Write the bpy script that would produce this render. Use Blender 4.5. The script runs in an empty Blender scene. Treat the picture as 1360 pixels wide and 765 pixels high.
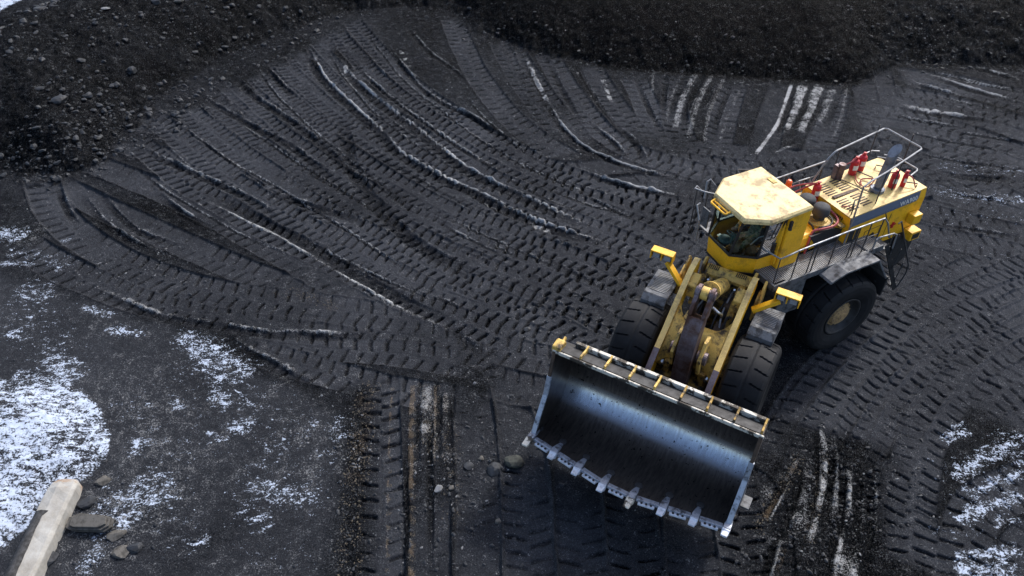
import bpy, bmesh, math, random
import numpy as np
from mathutils import Vector, Matrix
random.seed(7); rng = np.random.default_rng(11)
S = bpy.context.scene; COL = S.collection
R = math.radians
# ------------------------------------------------------------------ camera
CAM_H, PITCH, ROLL, FPX = 16.7, R(41.74), R(0.67), 1030.0
cam = bpy.data.cameras.new('camera'); camo = bpy.data.objects.new('camera', cam); COL.objects.link(camo)
cam.lens = 36.0*FPX/1360.0; cam.sensor_width = 36; cam.clip_start = .1; cam.clip_end = 2000
FW = Vector((0, math.cos(PITCH), -math.sin(PITCH))); R0 = Vector((1,0,0)); U0 = R0.cross(FW)
RT = R0*math.cos(ROLL)+U0*math.sin(ROLL); UP = -R0*math.sin(ROLL)+U0*math.cos(ROLL)
camo.matrix_world = Matrix(((RT.x,UP.x,-FW.x,0),(RT.y,UP.y,-FW.y,0),(RT.z,UP.z,-FW.z,CAM_H),(0,0,0,1)))
S.camera = camo
# ------------------------------------------------------------------ light
SUN_EL, SUN_AZ = R(44), R(38)            # azimuth measured from +Y towards +X
w = bpy.data.worlds.new('World'); S.world = w; w.use_nodes = True
nt = w.node_tree; bg = nt.nodes['Background']
sky = nt.nodes.new('ShaderNodeTexSky'); sky.sky_type = 'NISHITA'; sky.sun_disc = False
sky.sun_elevation = SUN_EL; sky.sun_rotation = SUN_AZ; sky.air_density = 1.0; sky.dust_density = 3.0; sky.ozone_density = 1.0
nt.links.new(sky.outputs[0], bg.inputs[0]); bg.inputs[1].default_value = .14
sl = bpy.data.lights.new('sun', 'SUN'); sl.energy = 2.0; sl.angle = R(6); sl.color = (1.0,.975,.94)
so = bpy.data.objects.new('sun', sl); COL.objects.link(so)
sd = Vector((math.sin(SUN_AZ)*math.cos(SUN_EL), math.cos(SUN_AZ)*math.cos(SUN_EL), math.sin(SUN_EL)))
so.rotation_euler = (-sd).to_track_quat('-Z','Y').to_euler()
S.view_settings.view_transform = 'Standard'; S.view_settings.look = 'None'
S.view_settings.exposure = 1.0; S.view_settings.gamma = 1; S.view_settings.use_curve_mapping = False
S.render.engine = 'CYCLES'
# ------------------------------------------------------------------ materials
def mat(name):
    m = bpy.data.materials.new(name); m.use_nodes = True
    return m, m.node_tree, m.node_tree.nodes['Principled BSDF']
def N(t, typ, **k):
    n = t.nodes.new(typ)
    for a, v in k.items():
        if a == 'inp':
            for i, x in v.items(): n.inputs[i].default_value = x
        else: setattr(n, a, v)
    return n
def ramp(t, src, a, b, ca=(0,0,0,1), cb=(1,1,1,1)):
    r = N(t, 'ShaderNodeValToRGB'); r.color_ramp.elements[0].position = a; r.color_ramp.elements[1].position = b
    r.color_ramp.elements[0].color = ca; r.color_ramp.elements[1].color = cb
    t.links.new(src, r.inputs[0]); return r.outputs[0]
def mix(t, f, a, b):
    n = N(t, 'ShaderNodeMix', data_type='RGBA')
    if isinstance(f, (int,float)): n.inputs[0].default_value = f
    else: t.links.new(f, n.inputs[0])
    for i, v in ((6,a),(7,b)):
        if isinstance(v, tuple): n.inputs[i].default_value = (*v[:3],1)
        else: t.links.new(v, n.inputs[i])
    return n.outputs[2]
def noise(t, scale, detail=4, rough=.6, vec=None, dist=0):
    if vec is None: vec = N(t, 'ShaderNodeTexCoord').outputs['Object']
    n = N(t, 'ShaderNodeTexNoise', inp={'Scale':scale,'Detail':detail,'Roughness':rough,'Distortion':dist}); t.links.new(vec, n.inputs['Vector'])
    return n.outputs['Fac']
def bump(t, b, h, st=.3, d=.02):
    n = N(t, 'ShaderNodeBump', inp={'Strength':st,'Distance':d}); t.links.new(h, n.inputs['Height']); t.links.new(n.outputs[0], b.inputs['Normal'])
def worn(name, col, dirt=(.05,.045,.04), lo=.5, hi=.7, rough=.45, metal=0, scale=3, bs=.15, fine=None, spots=True):
    m, t, b = mat(name)
    n1 = noise(t, scale, 8, .7); d = ramp(t, n1, lo, hi)
    n2 = noise(t, scale*9, 3, .6); c = mix(t, ramp(t, n2, .3, .8), col, tuple(x*.8 for x in col))
    c = mix(t, d, c, dirt)
    if spots:
        n3 = noise(t, scale*22, 2, .5); c = mix(t, ramp(t, n3, .66, .72), c, dirt)
    t.links.new(c, b.inputs['Base Color'])
    rr = ramp(t, n1, .3, .8, (rough,)*3+(1,), (min(1,rough+.35),)*3+(1,)); t.links.new(rr, b.inputs['Roughness'])
    b.inputs['Metallic'].default_value = metal
    bump(t, b, n2, bs, .01)
    return m
YEL = (.88,.46,.014)
M = {}
M['yellow'] = worn('yellow_paint', YEL, (.10,.06,.02), .52, .82, .38, scale=2.2)
M['yellow_dusty'] = worn('dusty_yellow_paint', (.62,.40,.09), (.05,.035,.02), .47, .62, .5, scale=4)
M['grimy'] = worn('grimy_yellow_steel', (.40,.24,.04), (.02,.016,.012), .42, .56, .6, scale=4)
M['roof'] = worn('sunlit_roof_paint', (.74,.565,.26), (.34,.25,.12), .50, .60, .45, scale=2.6)  # cab yellow lightened to cream: the overexposed top light painted in
M['hoodtop'] = worn('sunlit_hood_paint', (.75,.53,.18), (.30,.20,.09), .50, .68, .42, scale=2.2)  # cream tone paints the bright light on hood top and boom edges
M['frame'] = worn('dark_frame_steel', (.03,.03,.032), (.012,.011,.01), .45, .7, .5, .3, 5)
M['greydeck'] = worn('grey_deck_plate', (.13,.135,.145), (.035,.034,.034), .47, .62, .55, .2, 5)
M['black'] = worn('black_plastic', (.015,.015,.017), (.05,.045,.04), .6, .8, .5, 0, 4)
M['greycap'] = worn('grey_rubber_cap', (.035,.037,.042), (.09,.085,.08), .6, .85, .75, 0, 5)
M['stripe'] = worn('blue_grey_paint', (.10,.125,.175), (.05,.05,.05), .6, .8, .4, 0, 4, spots=False)
M['rail'] = worn('galvanised_rail', (.27,.28,.30), (.12,.11,.10), .5, .75, .4, .5, 6)
M['raildark'] = worn('dark_rail', (.06,.06,.065), (.02,.02,.02), .5, .75, .5, .4, 6)
M['red'] = worn('red_paint', (.50,.012,.022), (.12,.02,.02), .6, .85, .35, 0, 6, spots=False)
M['hose'] = worn('red_hose', (.34,.05,.055), (.08,.03,.03), .5, .8, .5, 0, 6, spots=False)
M['blackhose'] = worn('black_hose', (.012,.012,.014), (.03,.03,.03), .5, .8, .45, 0, 6, spots=False)
M['white'] = worn('white_label', (.7,.68,.62), (.3,.25,.2), .6, .8, .6, 0, 8, spots=False)
M['exhaust'] = worn('exhaust_steel', (.20,.22,.26), (.06,.055,.055), .5, .75, .5, .5, 4)
M['link'] = worn('worn_link_steel', (.17,.14,.155), (.07,.032,.02), .42, .60, .42, .65, 1.6)
M['tooth'] = worn('bare_tooth_steel', (.60,.64,.72), (.25,.25,.27), .5, .72, .42, .2, 7)
M['edge'] = worn('bare_edge_steel', (.40,.43,.50), (.08,.08,.09), .5, .64, .42, .6, 6)
M['snowy'] = worn('dusty_rail_top', (.60,.56,.48), (.05,.04,.03), .47, .52, .6, 0, 3)
M['chrome'] = worn('chrome_rod', (.6,.62,.66), (.2,.2,.2), .6, .8, .15, 1, 6, spots=False)
M['beacon'] = worn('orange_beacon', (.85,.13,.02), (.5,.1,.03), .6, .8, .25, 0, 8, spots=False)
M['lens'] = worn('lamp_lens', (.35,.38,.42), (.2,.2,.2), .6, .8, .08, .3, 8, spots=False)
M['rust'] = worn('rusty_steel', (.10,.065,.045), (.03,.025,.022), .45, .7, .6, .3, 4)
M['seat'] = worn('seat_fabric', (.03,.032,.035), (.02,.02,.02), .5, .8, .9, 0, 8, spots=False)
M['teal'] = worn('teal_plastic', (.03,.075,.08), (.03,.05,.05), .5, .8, .3, 0, 8, spots=False)
M['skin'] = worn('skin', (.42,.24,.16), (.38,.2,.13), .5, .8, .5, 0, 8, spots=False, bs=.03)
M['hub'] = worn('dusty_hub', (.36,.23,.10), (.12,.08,.05), .48, .62, .8, 0, 12)
# tyre rubber
m, t, b = mat('tyre_rubber'); n1 = noise(t, 3, 6, .7)
c = mix(t, ramp(t, n1, .35, .75), (.0055,.006,.0075), (.018,.0185,.021)); t.links.new(c, b.inputs['Base Color'])
b.inputs['Roughness'].default_value = .7; b.inputs['Specular IOR Level'].default_value = .25; bump(t, b, noise(t, 40, 4), .25, .01); M['tyre'] = m
# camouflage cloth
m, t, b = mat('camouflage_cloth'); n1 = noise(t, 9, 2, .5); n2 = noise(t, 14, 2, .5)
c = mix(t, ramp(t, n1, .48, .5), (.06,.09,.05), (.19,.17,.12)); c = mix(t, ramp(t, n2, .57, .59), c, (.02,.025,.018))
t.links.new(c, b.inputs['Base Color']); b.inputs['Roughness'].default_value = .9; M['camo'] = m
# bucket liner: steel streaked along the digging direction, sky highlight painted into the colour
def mth0(t, op, a_, b_):
    n = N(t, 'ShaderNodeMath', operation=op)
    for i, v in enumerate((a_,b_)):
        if isinstance(v,(int,float)): n.inputs[i].default_value = v
        else: t.links.new(v, n.inputs[i])
    return n.outputs[0]
m, t, b = mat('polished_steel_sky_stripe'); tc = N(t, 'ShaderNodeTexCoord')
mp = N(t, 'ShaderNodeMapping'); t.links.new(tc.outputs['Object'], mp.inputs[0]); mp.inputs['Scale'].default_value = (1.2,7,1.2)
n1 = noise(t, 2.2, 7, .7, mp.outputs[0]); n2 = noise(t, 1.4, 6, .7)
pa = N(t,'ShaderNodeAttribute',attribute_name='sky_stripe'); po = mth0(t,'ADD',pa.outputs['Fac'],mth0(t,'MULTIPLY',mth0(t,'SUBTRACT',n2,.5),.35)); po = ramp(t,po,.25,.85)
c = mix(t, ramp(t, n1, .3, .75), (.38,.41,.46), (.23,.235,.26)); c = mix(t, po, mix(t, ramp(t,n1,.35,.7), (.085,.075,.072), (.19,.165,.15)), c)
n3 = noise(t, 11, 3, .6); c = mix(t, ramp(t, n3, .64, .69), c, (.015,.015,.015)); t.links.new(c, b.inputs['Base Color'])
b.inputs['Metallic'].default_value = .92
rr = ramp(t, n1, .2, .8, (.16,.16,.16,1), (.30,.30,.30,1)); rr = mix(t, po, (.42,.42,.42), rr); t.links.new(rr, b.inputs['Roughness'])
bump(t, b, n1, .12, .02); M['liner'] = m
# glass
m, t, b = mat('tinted_glass'); out = t.nodes['Material Output']; t.nodes.remove(b)
tr = N(t, 'ShaderNodeBsdfTransparent', inp={0:(.80,.93,.90,1)}); gl = N(t, 'ShaderNodeBsdfGlossy', inp={'Roughness':.03})
fr = N(t, 'ShaderNodeFresnel', inp={'IOR':1.5}); ms = N(t, 'ShaderNodeMixShader')
t.links.new(fr.outputs[0], ms.inputs[0]); t.links.new(tr.outputs[0], ms.inputs[1]); t.links.new(gl.outputs[0], ms.inputs[2]); t.links.new(ms.outputs[0], out.inputs[0]); M['glass'] = m
# checker / grating deck
m, t, b = mat('grated_deck'); tc = N(t, 'ShaderNodeTexCoord'); wv = N(t, 'ShaderNodeTexWave', inp={'Scale':5.0,'Distortion':.3}); wv.bands_direction = 'X'
t.links.new(tc.outputs['Object'], wv.inputs['Vector']); n1 = noise(t, 3, 6, .7)
c = mix(t, ramp(t, wv.outputs['Fac'], .35, .6), (.03,.03,.032), (.22,.22,.225)); c = mix(t, ramp(t, n1, .45, .65), c, (.07,.065,.06))
t.links.new(c, b.inputs['Base Color']); b.inputs['Roughness'].default_value = .55; bump(t, b, wv.outputs['Fac'], .5, .03); M['grate'] = m
# ------------------------------------------------------------------ mesh helpers
class MB:
    def __init__(s): s.v = []; s.f = []
    def add(s, vs, fs):
        k = len(s.v); s.v += [tuple(v) for v in vs]; s.f += [tuple(i+k for i in f) for f in fs]; return s
    def box(s, x0,x1,y0,y1,z0,z1, rot=None, piv=None):
        vs = [Vector((x,y,z)) for x in (x0,x1) for y in (y0,y1) for z in (z0,z1)]
        if rot is not None:
            p = Vector(piv) if piv else Vector(((x0+x1)/2,(y0+y1)/2,(z0+z1)/2)); vs = [rot@(v-p)+p for v in vs]
        return s.add(vs, [(0,1,3,2),(4,6,7,5),(0,4,5,1),(2,3,7,6),(0,2,6,4),(1,5,7,3)])
    def bar(s, a, b, w, h, up=(0,0,1)):
        a = Vector(a); b = Vector(b); d = (b-a).normalized(); u = Vector(up)
        sd_ = d.cross(u).normalized(); u = sd_.cross(d)
        vs = [p+sd_*(i*w/2)+u*(j*h/2) for p in (a,b) for i in (-1,1) for j in (-1,1)]
        return s.add(vs, [(0,1,3,2),(4,6,7,5),(0,4,5,1),(2,3,7,6),(0,2,6,4),(1,5,7,3)])
    def prism(s, poly, axis, a, b):
        # poly: list of 2D in the remaining axes order; axis 'y': (x,z); 'z': (x,y); 'x': (y,z)
        def P(p, q): return {'y':(p[0],q,p[1]), 'z':(p[0],p[1],q), 'x':(q,p[0],p[1])}[axis]
        n = len(poly); vs = [P(p,a) for p in poly]+[P(p,b) for p in poly]
        return s.add(vs, [tuple(range(n))[::-1], tuple(range(n,2*n))]+[(i,(i+1)%n,n+(i+1)%n,n+i) for i in range(n)])
    def tube(s, pts, r, n=8, cap=True):
        pts = [Vector(p) for p in pts]; k0 = len(s.v); prev = None
        for i, p in enumerate(pts):
            d = (pts[min(i+1,len(pts)-1)]-pts[max(i-1,0)]).normalized()
            if prev is None: u = d.orthogonal().normalized()
            else: u = (prev-d*prev.dot(d)).normalized()
            prev = u; v = d.cross(u); rr = r[i] if isinstance(r,(list,tuple)) else r
            for j in range(n):
                a = 2*math.pi*j/n; s.v.append(tuple(p+u*math.cos(a)*rr+v*math.sin(a)*rr))
        for i in range(len(pts)-1):
            for j in range(n): s.f.append((k0+i*n+j, k0+i*n+(j+1)%n, k0+(i+1)*n+(j+1)%n, k0+(i+1)*n+j))
        if cap: s.f.append(tuple(k0+j for j in range(n))[::-1]); s.f.append(tuple(k0+(len(pts)-1)*n+j for j in range(n)))
        return s
    def build(s, name, m, parent=None, bevel=0, smooth=False, mw=None):
        me = bpy.data.meshes.new(name); me.from_pydata(s.v, [], s.f); me.update()
        bm = bmesh.new(); bm.from_mesh(me); bmesh.ops.recalc_face_normals(bm, faces=bm.faces); bm.to_mesh(me); bm.free()
        o = bpy.data.objects.new(name, me); COL.objects.link(o)
        if m: me.materials.append(M[m] if isinstance(m,str) else m)
        if parent: o.parent = parent
        if mw is not None: o.matrix_local = mw
        if smooth:
            for p in me.polygons: p.use_smooth = True
        if bevel:
            bv = o.modifiers.new('bevel','BEVEL'); bv.width = bevel; bv.segments = 2; bv.limit_method = 'ANGLE'; bv.angle_limit = R(35)
        return o
def arc(pts, n=6):
    """Catmull-Rom smoothing of a 2-D / 3-D polyline"""
    P = [Vector(p) for p in pts]; o = []
    for i in range(len(P)-1):
        a = P[max(i-1,0)]; b_ = P[i]; c_ = P[i+1]; d = P[min(i+2,len(P)-1)]
        for k in range(n):
            q = k/n; o.append(.5*((2*b_)+(-a+c_)*q+(2*a-5*b_+4*c_-d)*q*q+(-a+3*b_-3*c_+d)*q**3))
    o.append(P[-1]); return o
def tag(o, label=None, cat=None, group=None, kind=None):
    for k, v in (('label',label),('category',cat),('group',group),('kind',kind)):
        if v: o[k] = v
    return o
def empty(name, loc, rz=0):
    o = bpy.data.objects.new(name, None); COL.objects.link(o); o.location = loc; o.rotation_euler = (0,0,rz); o.empty_display_size = .5; return o
# a point of the photograph (1360 x 765) to the point of the ground (height z) it shows: used to survey the yard
def G(px, py, z=0.0):
    d = FW+RT*((px-680)/FPX)-UP*((py-382.5)/FPX); t_ = (z-CAM_H)/d.z; return (d.x*t_, d.y*t_)
def GL(pts): return np.array([G(*p) for p in pts])
# ------------------------------------------------------------------ the yard: one raster in metres, then one mesh
X0, X1, Y0, Y1, RES = -46.0, 46.0, 5.0, 59.0, .032
NX = int((X1-X0)/RES); NY = int((Y1-Y0)/RES)
def vnoise(cell, seed):
    """smooth value noise with the given cell size in metres on the raster, range about -1..1"""
    r = np.random.default_rng(seed); gx = int((X1-X0)/cell)+3; gy = int((Y1-Y0)/cell)+3
    g = r.uniform(-1,1,(gy,gx)).astype(np.float32)
    def ax(n, g_n):
        u = np.arange(n)*RES/cell; i = np.minimum(u.astype(int), g_n-2); f = (u-i).astype(np.float32); f = f*f*(3-2*f); return i, f
    iy, fy = ax(NY, gy); ix, fx = ax(NX, gx)
    rows = g[iy]*(1-fy)[:,None]+g[iy+1]*fy[:,None]
    return rows[:,ix]*(1-fx)[None,:]+rows[:,ix+1]*fx[None,:]
def fbm(cell, seed, octs=4, gain=.5):
    o = 0; a = 1; tot = 0
    for k in range(octs): o = o+a*vnoise(cell/2**k, seed+k*17); tot += a; a *= gain
    return o/tot
Nlow = fbm(6, 1, 3); Nmid = fbm(1.6, 5, 4); Nfine = fbm(.35, 9, 3, .65); Nwear = fbm(2.6, 21, 3)
Hh = (Nlow*.10+Nmid*.035+Nfine*.012).astype(np.float32)
rough0 = Nfine*.5+fbm(.16, 33, 2)*.6
Tone = (.27+.16*Nmid+.12*Nlow).astype(np.float32)           # how pale the packed coal is
Dust = np.zeros_like(Hh); Brown = np.zeros_like(Hh); Snow = np.zeros_like(Hh); Lump = (.30+.25*Nwear+.2*Nmid).clip(0,1).astype(np.float32)
def smooth(a, b, x): q = np.clip((x-a)/(b-a), 0, 1); return q*q*(3-2*q)
def resample(P, step=.3):
    P = [Vector((*p,0)) for p in P]
    Q = np.array([(v.x,v.y) for v in arc(P, 10)]) if len(P) > 2 else np.array([(v.x,v.y) for v in P])
    L = np.r_[0, np.cumsum(np.hypot(*np.diff(Q,axis=0).T))]; n = max(2,int(L[-1]/step)); s = np.linspace(0,L[-1],n)
    return np.c_[np.interp(s,L,Q[:,0]), np.interp(s,L,Q[:,1])], s
def near(P, hw):
    """local (slice, along, signed lateral) around a polyline within half-width hw"""
    Q, s = resample(P)
    x0 = max(0,int((Q[:,0].min()-hw-X0)/RES)); x1 = min(NX,int((Q[:,0].max()+hw-X0)/RES)+1)
    y0 = max(0,int((Q[:,1].min()-hw-Y0)/RES)); y1 = min(NY,int((Q[:,1].max()+hw-Y0)/RES)+1)
    if x1-x0 < 2 or y1-y0 < 2: return None
    D = np.full((y1-y0,x1-x0), 9e9, np.float32); A = np.zeros_like(D); E = np.zeros_like(D)
    for i in range(len(Q)-1):
        a = Q[i]; b_ = Q[i+1]; L = np.hypot(*(b_-a)); tx, ty = (b_-a)/L
        i0 = max(x0,int((min(a[0],b_[0])-hw-X0)/RES)); i1 = min(x1,int((max(a[0],b_[0])+hw-X0)/RES)+2)
        j0 = max(y0,int((min(a[1],b_[1])-hw-Y0)/RES)); j1 = min(y1,int((max(a[1],b_[1])+hw-Y0)/RES)+2)
        if i1 <= i0 or j1 <= j0: continue
        xx = (X0+np.arange(i0,i1)*RES-a[0])[None,:]; yy = (Y0+np.arange(j0,j1)*RES-a[1])[:,None]
        al = xx*tx+yy*ty; la = yy*tx-xx*ty; ac = np.clip(al,0,L); d2 = la**2+(al-ac)**2
        sl_ = (slice(j0-y0,j1-y0), slice(i0-x0,i1-x0)); dd = D[sl_]; m_ = d2 < dd
        dd[m_] = d2[m_]; A[sl_][m_] = (ac+s[i])[m_]; E[sl_][m_] = np.broadcast_to(la,d2.shape)[m_]
    D = np.sqrt(D); return (slice(y0,y1),slice(x0,x1)), A, np.where(E<0,-D,D), D, s[-1]
def lane(P, w=1.12, depth=.05, tone=.62, slit=.075, pitch=.46, wear=.5, berm=.05, dust=0, seed=0, fade=1.2, dark=.50, ws=1.0, patchy=0):
    r = near(P, w/2+.45)
    if r is None: return
    sl_, A, E, D, L = r
    wn = Nwear[sl_]; nf = Nfine[sl_]; nm = Nmid[sl_]
    Ew = E+nm*.05; inside = 1-smooth(w/2-.03, w/2+.03, np.abs(Ew))
    ends = smooth(0, fade, A+nm*.8)*(1-smooth(L-fade, L, A+nm*.8)); al = inside*ends*np.clip(.93+wn*.35,.0,1)*(smooth(-.05,.12,wn*(1 if patchy>0 else -1)+nm*.35) if patchy else 1)
    base = Nlow[sl_]*.10-depth+nf*.004
    sg = np.where(E > 0, 0, .5)
    ph = ((A+nf*.05+nm*.09+np.abs(E)*.22+seed*.13)/pitch+sg)%1.0
    wd = (.050+.026*nm+.018*nf)*ws
    sm = (1-smooth(wd*.5, wd*1.2, np.abs(ph-.5)*pitch))*smooth(.08,.16,np.abs(Ew)+nf*.08+nm*.20)*(1-smooth(w/2-.06,w/2+.05,np.abs(Ew)))
    amp = np.clip(1.0-wear*.7-wn*(wear+.35)*1.3+nm*.55+nf*.5, .03, 1.1)
    bank = (1-smooth(wd*1.2, wd*3.2, np.abs(ph-.5)*pitch))*.014
    cen = (1-smooth(.012,.04,np.abs(Ew)))*.6*(nm>-.2)
    h = base-sm*slit*amp+bank*amp-cen*slit*.3*amp
    Hh[sl_] = Hh[sl_]*(1-al)+h*al
    Tone[sl_] = Tone[sl_]*(1-al)+(tone+.10+.22*nm+.20*wn-dark*sm*amp)*al
    for A_ in (Dust,Brown,Lump): A_[sl_] *= (1-al)
    bm_ = np.exp(-((np.abs(Ew)-w/2-.03+nf*.03)/.04)**2)*ends*np.clip(.6+wn+nf*.5,0,1.4)
    Hh[sl_] += bm_*berm*(1+nf*.6); Tone[sl_] += bm_*.12*nf; Lump[sl_] = np.maximum(Lump[sl_], bm_*.5)
    if dust: Dust[sl_] = np.maximum(Dust[sl_], bm_*dust*np.clip(.5+nf*1.5+wn,0,1))
def family(U, Lw, n=None, w=1.15, skip=(), **k):
    U = GL(U); Lw = GL(Lw)
    if len(U) != len(Lw):
        def rs(P): L = np.r_[0,np.cumsum(np.hypot(*np.diff(P,axis=0).T))]; q = np.linspace(0,L[-1],7); return np.c_[np.interp(q,L,P[:,0]),np.interp(q,L,P[:,1])]
        U = rs(U); Lw = rs(Lw)
    m_ = np.hypot(*(U-Lw).T).mean()
    n = n or max(1,int(round(m_/w))); r = random.Random(len(U)*7+int(m_*10)); idx = list(range(n)); r.shuffle(idx)
    for i in idx:
        if i in skip: continue
        f = (i+.5)/n+r.uniform(-.12,.12)/n; kk = dict(k); kk['seed'] = r.random()*5
        kk['wear'] = k.get('wear',.5)*r.uniform(.5,1.4); kk['tone'] = k.get('tone',.62)+r.uniform(-.08,.08)
        lane([tuple(u*(1-f)+l*f) for u, l in zip(U,Lw)], w=min(1.2,max(.95,m_/n)), **kk)
def groove(P, w=.32, depth=.13, crest=.07, dust=.8, side=1, tone=.12, crest_w=.06, fade=1.0, world=False):
    """a rut with a pale squeezed-up crest along one side"""
    r = near(P if world else GL(P), w/2+.5)
    if r is None: return
    sl_, A, E, D, L = r
    wn = Nwear[sl_]; nf = Nfine[sl_]; nm = Nmid[sl_]; fade = min(3.2,L*.42); ends = smooth(0,fade,A)*(1-smooth(L-fade,L,A)); Ew = E+nm*.05+wn*.06+nf*.02
    tr = np.exp(-(Ew/(w*.5))**4)*ends*np.clip(.85+wn*.4,0,1)
    Hh[sl_] -= tr*depth*.75*(1+nf*.7); Tone[sl_] = Tone[sl_]*(1-tr*.8)+tone*tr*.8; Lump[sl_] = np.maximum(Lump[sl_], tr*.35)
    cw = crest_w*.72*np.clip(1+.5*nm+.5*nf,.5,1.6); cr = np.exp(-((Ew-side*(w/2+cw*.9))/cw)**4)*ends
    Hh[sl_] += cr*crest*.6*np.clip(.8+wn+nf*1.4,0,2); Lump[sl_] = np.maximum(Lump[sl_], cr*.6); a = np.clip(.95+wn*1.3+nf*.5,.12,1)
    Dust[sl_] = np.maximum(Dust[sl_]*(1-tr), cr*min(1,dust*1.25)*a)
def band(P, w=.3, dust=.8, brown=0, patch=.5, tone=None, lump=0, depth=0, sharp=.25, world=False, snow=0, seed=0):
    r = near(P if world else GL(P), w*.75+.3)
    if r is None: return
    sl_, A, E, D, L = r
    nf = Nfine[sl_]; nm = Nmid[sl_]; q = (1-smooth(w*(.5-sharp*.5), w*(.5+sharp*.5), np.abs(E+nm*.12*w)))
    q = q*smooth(0,.5,A)*(1-smooth(L-.5,L,A)); a = np.clip(1-patch+patch*(nf*2.2+nm*1.2+.4),0,1)
    if dust: Dust[sl_] = np.maximum(Dust[sl_], q*dust*a)
    if brown: Brown[sl_] = np.maximum(Brown[sl_], q*brown*a)
    if snow: Snow[sl_] = np.maximum(Snow[sl_], q*snow)
    if tone is not None: Tone[sl_] = Tone[sl_]*(1-q)+tone*q
    if lump: Lump[sl_] = np.maximum(Lump[sl_], q*lump)
    if depth: Hh[sl_] -= q*depth
# coarse masks for areas
CR = .25; cx = np.arange(X0, X1+CR, CR); cy = np.arange(Y0, Y1+CR, CR); CXX, CYY = np.meshgrid(cx, cy)
def sdist(poly):
    """signed distance (+ inside) to a polygon, on the coarse grid, then brought to the raster"""
    P = np.array(poly); n = len(P); D = np.full(CXX.shape, 9e9); ins = np.zeros(CXX.shape, bool)
    for i in range(n):
        a = P[i]; b_ = P[(i+1)%n]; e = b_-a; q = np.clip(((CXX-a[0])*e[0]+(CYY-a[1])*e[1])/(e@e),0,1)
        D = np.minimum(D, np.hypot(CXX-a[0]-q*e[0], CYY-a[1]-q*e[1]))
        c_ = ((a[1] > CYY) != (b_[1] > CYY)) & (CXX < (b_[0]-a[0])*(CYY-a[1])/(b_[1]-a[1]+1e-9)+a[0]); ins ^= c_
    D = np.where(ins, D, -D)
    u = np.arange(NX)*RES/CR; v = np.arange(NY)*RES/CR; i = np.minimum(u.astype(int),len(cx)-2); j = np.minimum(v.astype(int),len(cy)-2)
    fx = (u-i)[None,:]; fy = (v-j)[:,None]; r_ = D[j]*(1-fy)+D[j+1]*fy
    return (r_[:,i]*(1-fx)+r_[:,i+1]*fx).astype(np.float32)
# -- icy lower-left ground, smooth and dark, swept clear
low = sdist([G(-80,352),G(60,375),G(100,392),G(200,425),G(262,438),G(330,485),G(400,520),G(462,560),G(470,640),G(466,800),G(-300,800)])
a = smooth(-.1,.35,low+Nmid*.25)
Hh = Hh*(1-a)+(Nlow*.06+Nmid*.012+Nfine*.005)*a; Tone = Tone*(1-a)+(.52+.18*Nlow+.20*Nmid)*a; Lump *= 1-a; Dust = np.maximum(Dust, a*np.clip(.10+.22*Nwear+.12*Nmid,0,.3))
# -- tyre lanes, oldest first
family([(640,200),(760,215),(900,200),(1130,200),(1400,200)], [(560,330),(760,400),(950,400),(1150,380),(1400,360)], wear=.75, tone=.5)
family([(860,175),(980,190),(1130,205)], [(880,300),(960,310),(1150,330)], wear=.5, tone=.52)
family([(180,150),(330,190),(500,330),(640,420)], [(60,260),(200,330),(420,410),(600,450)], wear=.7, tone=.5)
family([(1120,60),(1140,150),(1180,240)], [(1180,60),(1200,150),(1260,250)], wear=.7, tone=.48)
family([(560,460),(640,470),(660,560),(640,800)], [(900,460),(900,600),(1040,660),(1060,800)], wear=.8, tone=.42)
family([(1010,600),(1065,510),(1110,465),(1170,400),(1215,330),(1300,290),(1400,275)], [(1030,620),(1060,560),(1110,500),(1170,440),(1270,385),(1400,335)], wear=.4, slit=.08, tone=.6, pitch=.42, ws=.85)
family([(40,290),(99,330),(190,372),(300,405),(430,425),(560,432),(660,450)], [(20,345),(80,378),(195,418),(300,430),(400,443),(530,447),(640,480)], wear=.45)
family([(80,215),(100,265),(150,322),(230,360),(330,380),(470,395),(600,420)], [(25,230),(40,290),(99,330),(190,372),(300,405),(430,425),(560,432)], wear=.5)
family([(300,440),(400,447),(530,450),(640,470)], [(330,470),(400,500),(500,540),(600,560)], wear=.6, tone=.62)
family([(475,22),(530,85),(600,140),(690,195),(790,235),(900,270),(1000,330)], [(150,185),(225,245),(320,300),(430,355),(530,405),(640,450),(780,520)], w=1.02, wear=.22, pitch=.40, slit=.14, dust=.42, ws=1.1, dark=.7)
family([(430,40),(500,110),(590,170),(680,225),(780,262),(880,300),(960,350)], [(190,165),(270,225),(370,290),(470,345),(560,395),(660,440),(780,500)], w=1.05, wear=.2, pitch=.36, slit=.12, ws=.9, patchy=1, dark=.7)
family([(575,14),(610,95),(665,165),(740,215)], [(625,22),(655,90),(712,165),(790,215)], wear=.4)
family([(697,62),(740,125),(800,195),(900,232),(960,255)], [(752,72),(778,125),(838,185),(925,212),(980,230)], wear=.3)
family([(812,92),(838,130),(858,190)], [(862,100),(872,135),(895,190)], wear=.3)
family([(762,76),(800,135),(850,190)], [(808,88),(830,130),(868,190)], wear=.5, tone=.45, slit=.08)
family([(868,94),(876,140),(896,195)], [(925,98),(915,150),(925,200)], wear=.5, tone=.42, slit=.08)
family([(1010,108),(996,160),(985,210)], [(1070,112),(1050,160),(1030,215)], wear=.6, tone=.4)
family([(650,45),(690,120),(740,185)], [(690,62),(735,125),(800,200)], wear=.5, tone=.42, slit=.08)
family([(955,104),(940,150),(925,205)], [(1000,110),(985,150),(970,210)], wear=.3, tone=.5)
family([(1092,112),(1085,150),(1060,205)], [(1132,110),(1128,150),(1115,205)], wear=.2)
family([(1190,90),(1280,100),(1400,128)], [(1120,190),(1230,218),(1400,300)], wear=.5, tone=.58)
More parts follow.
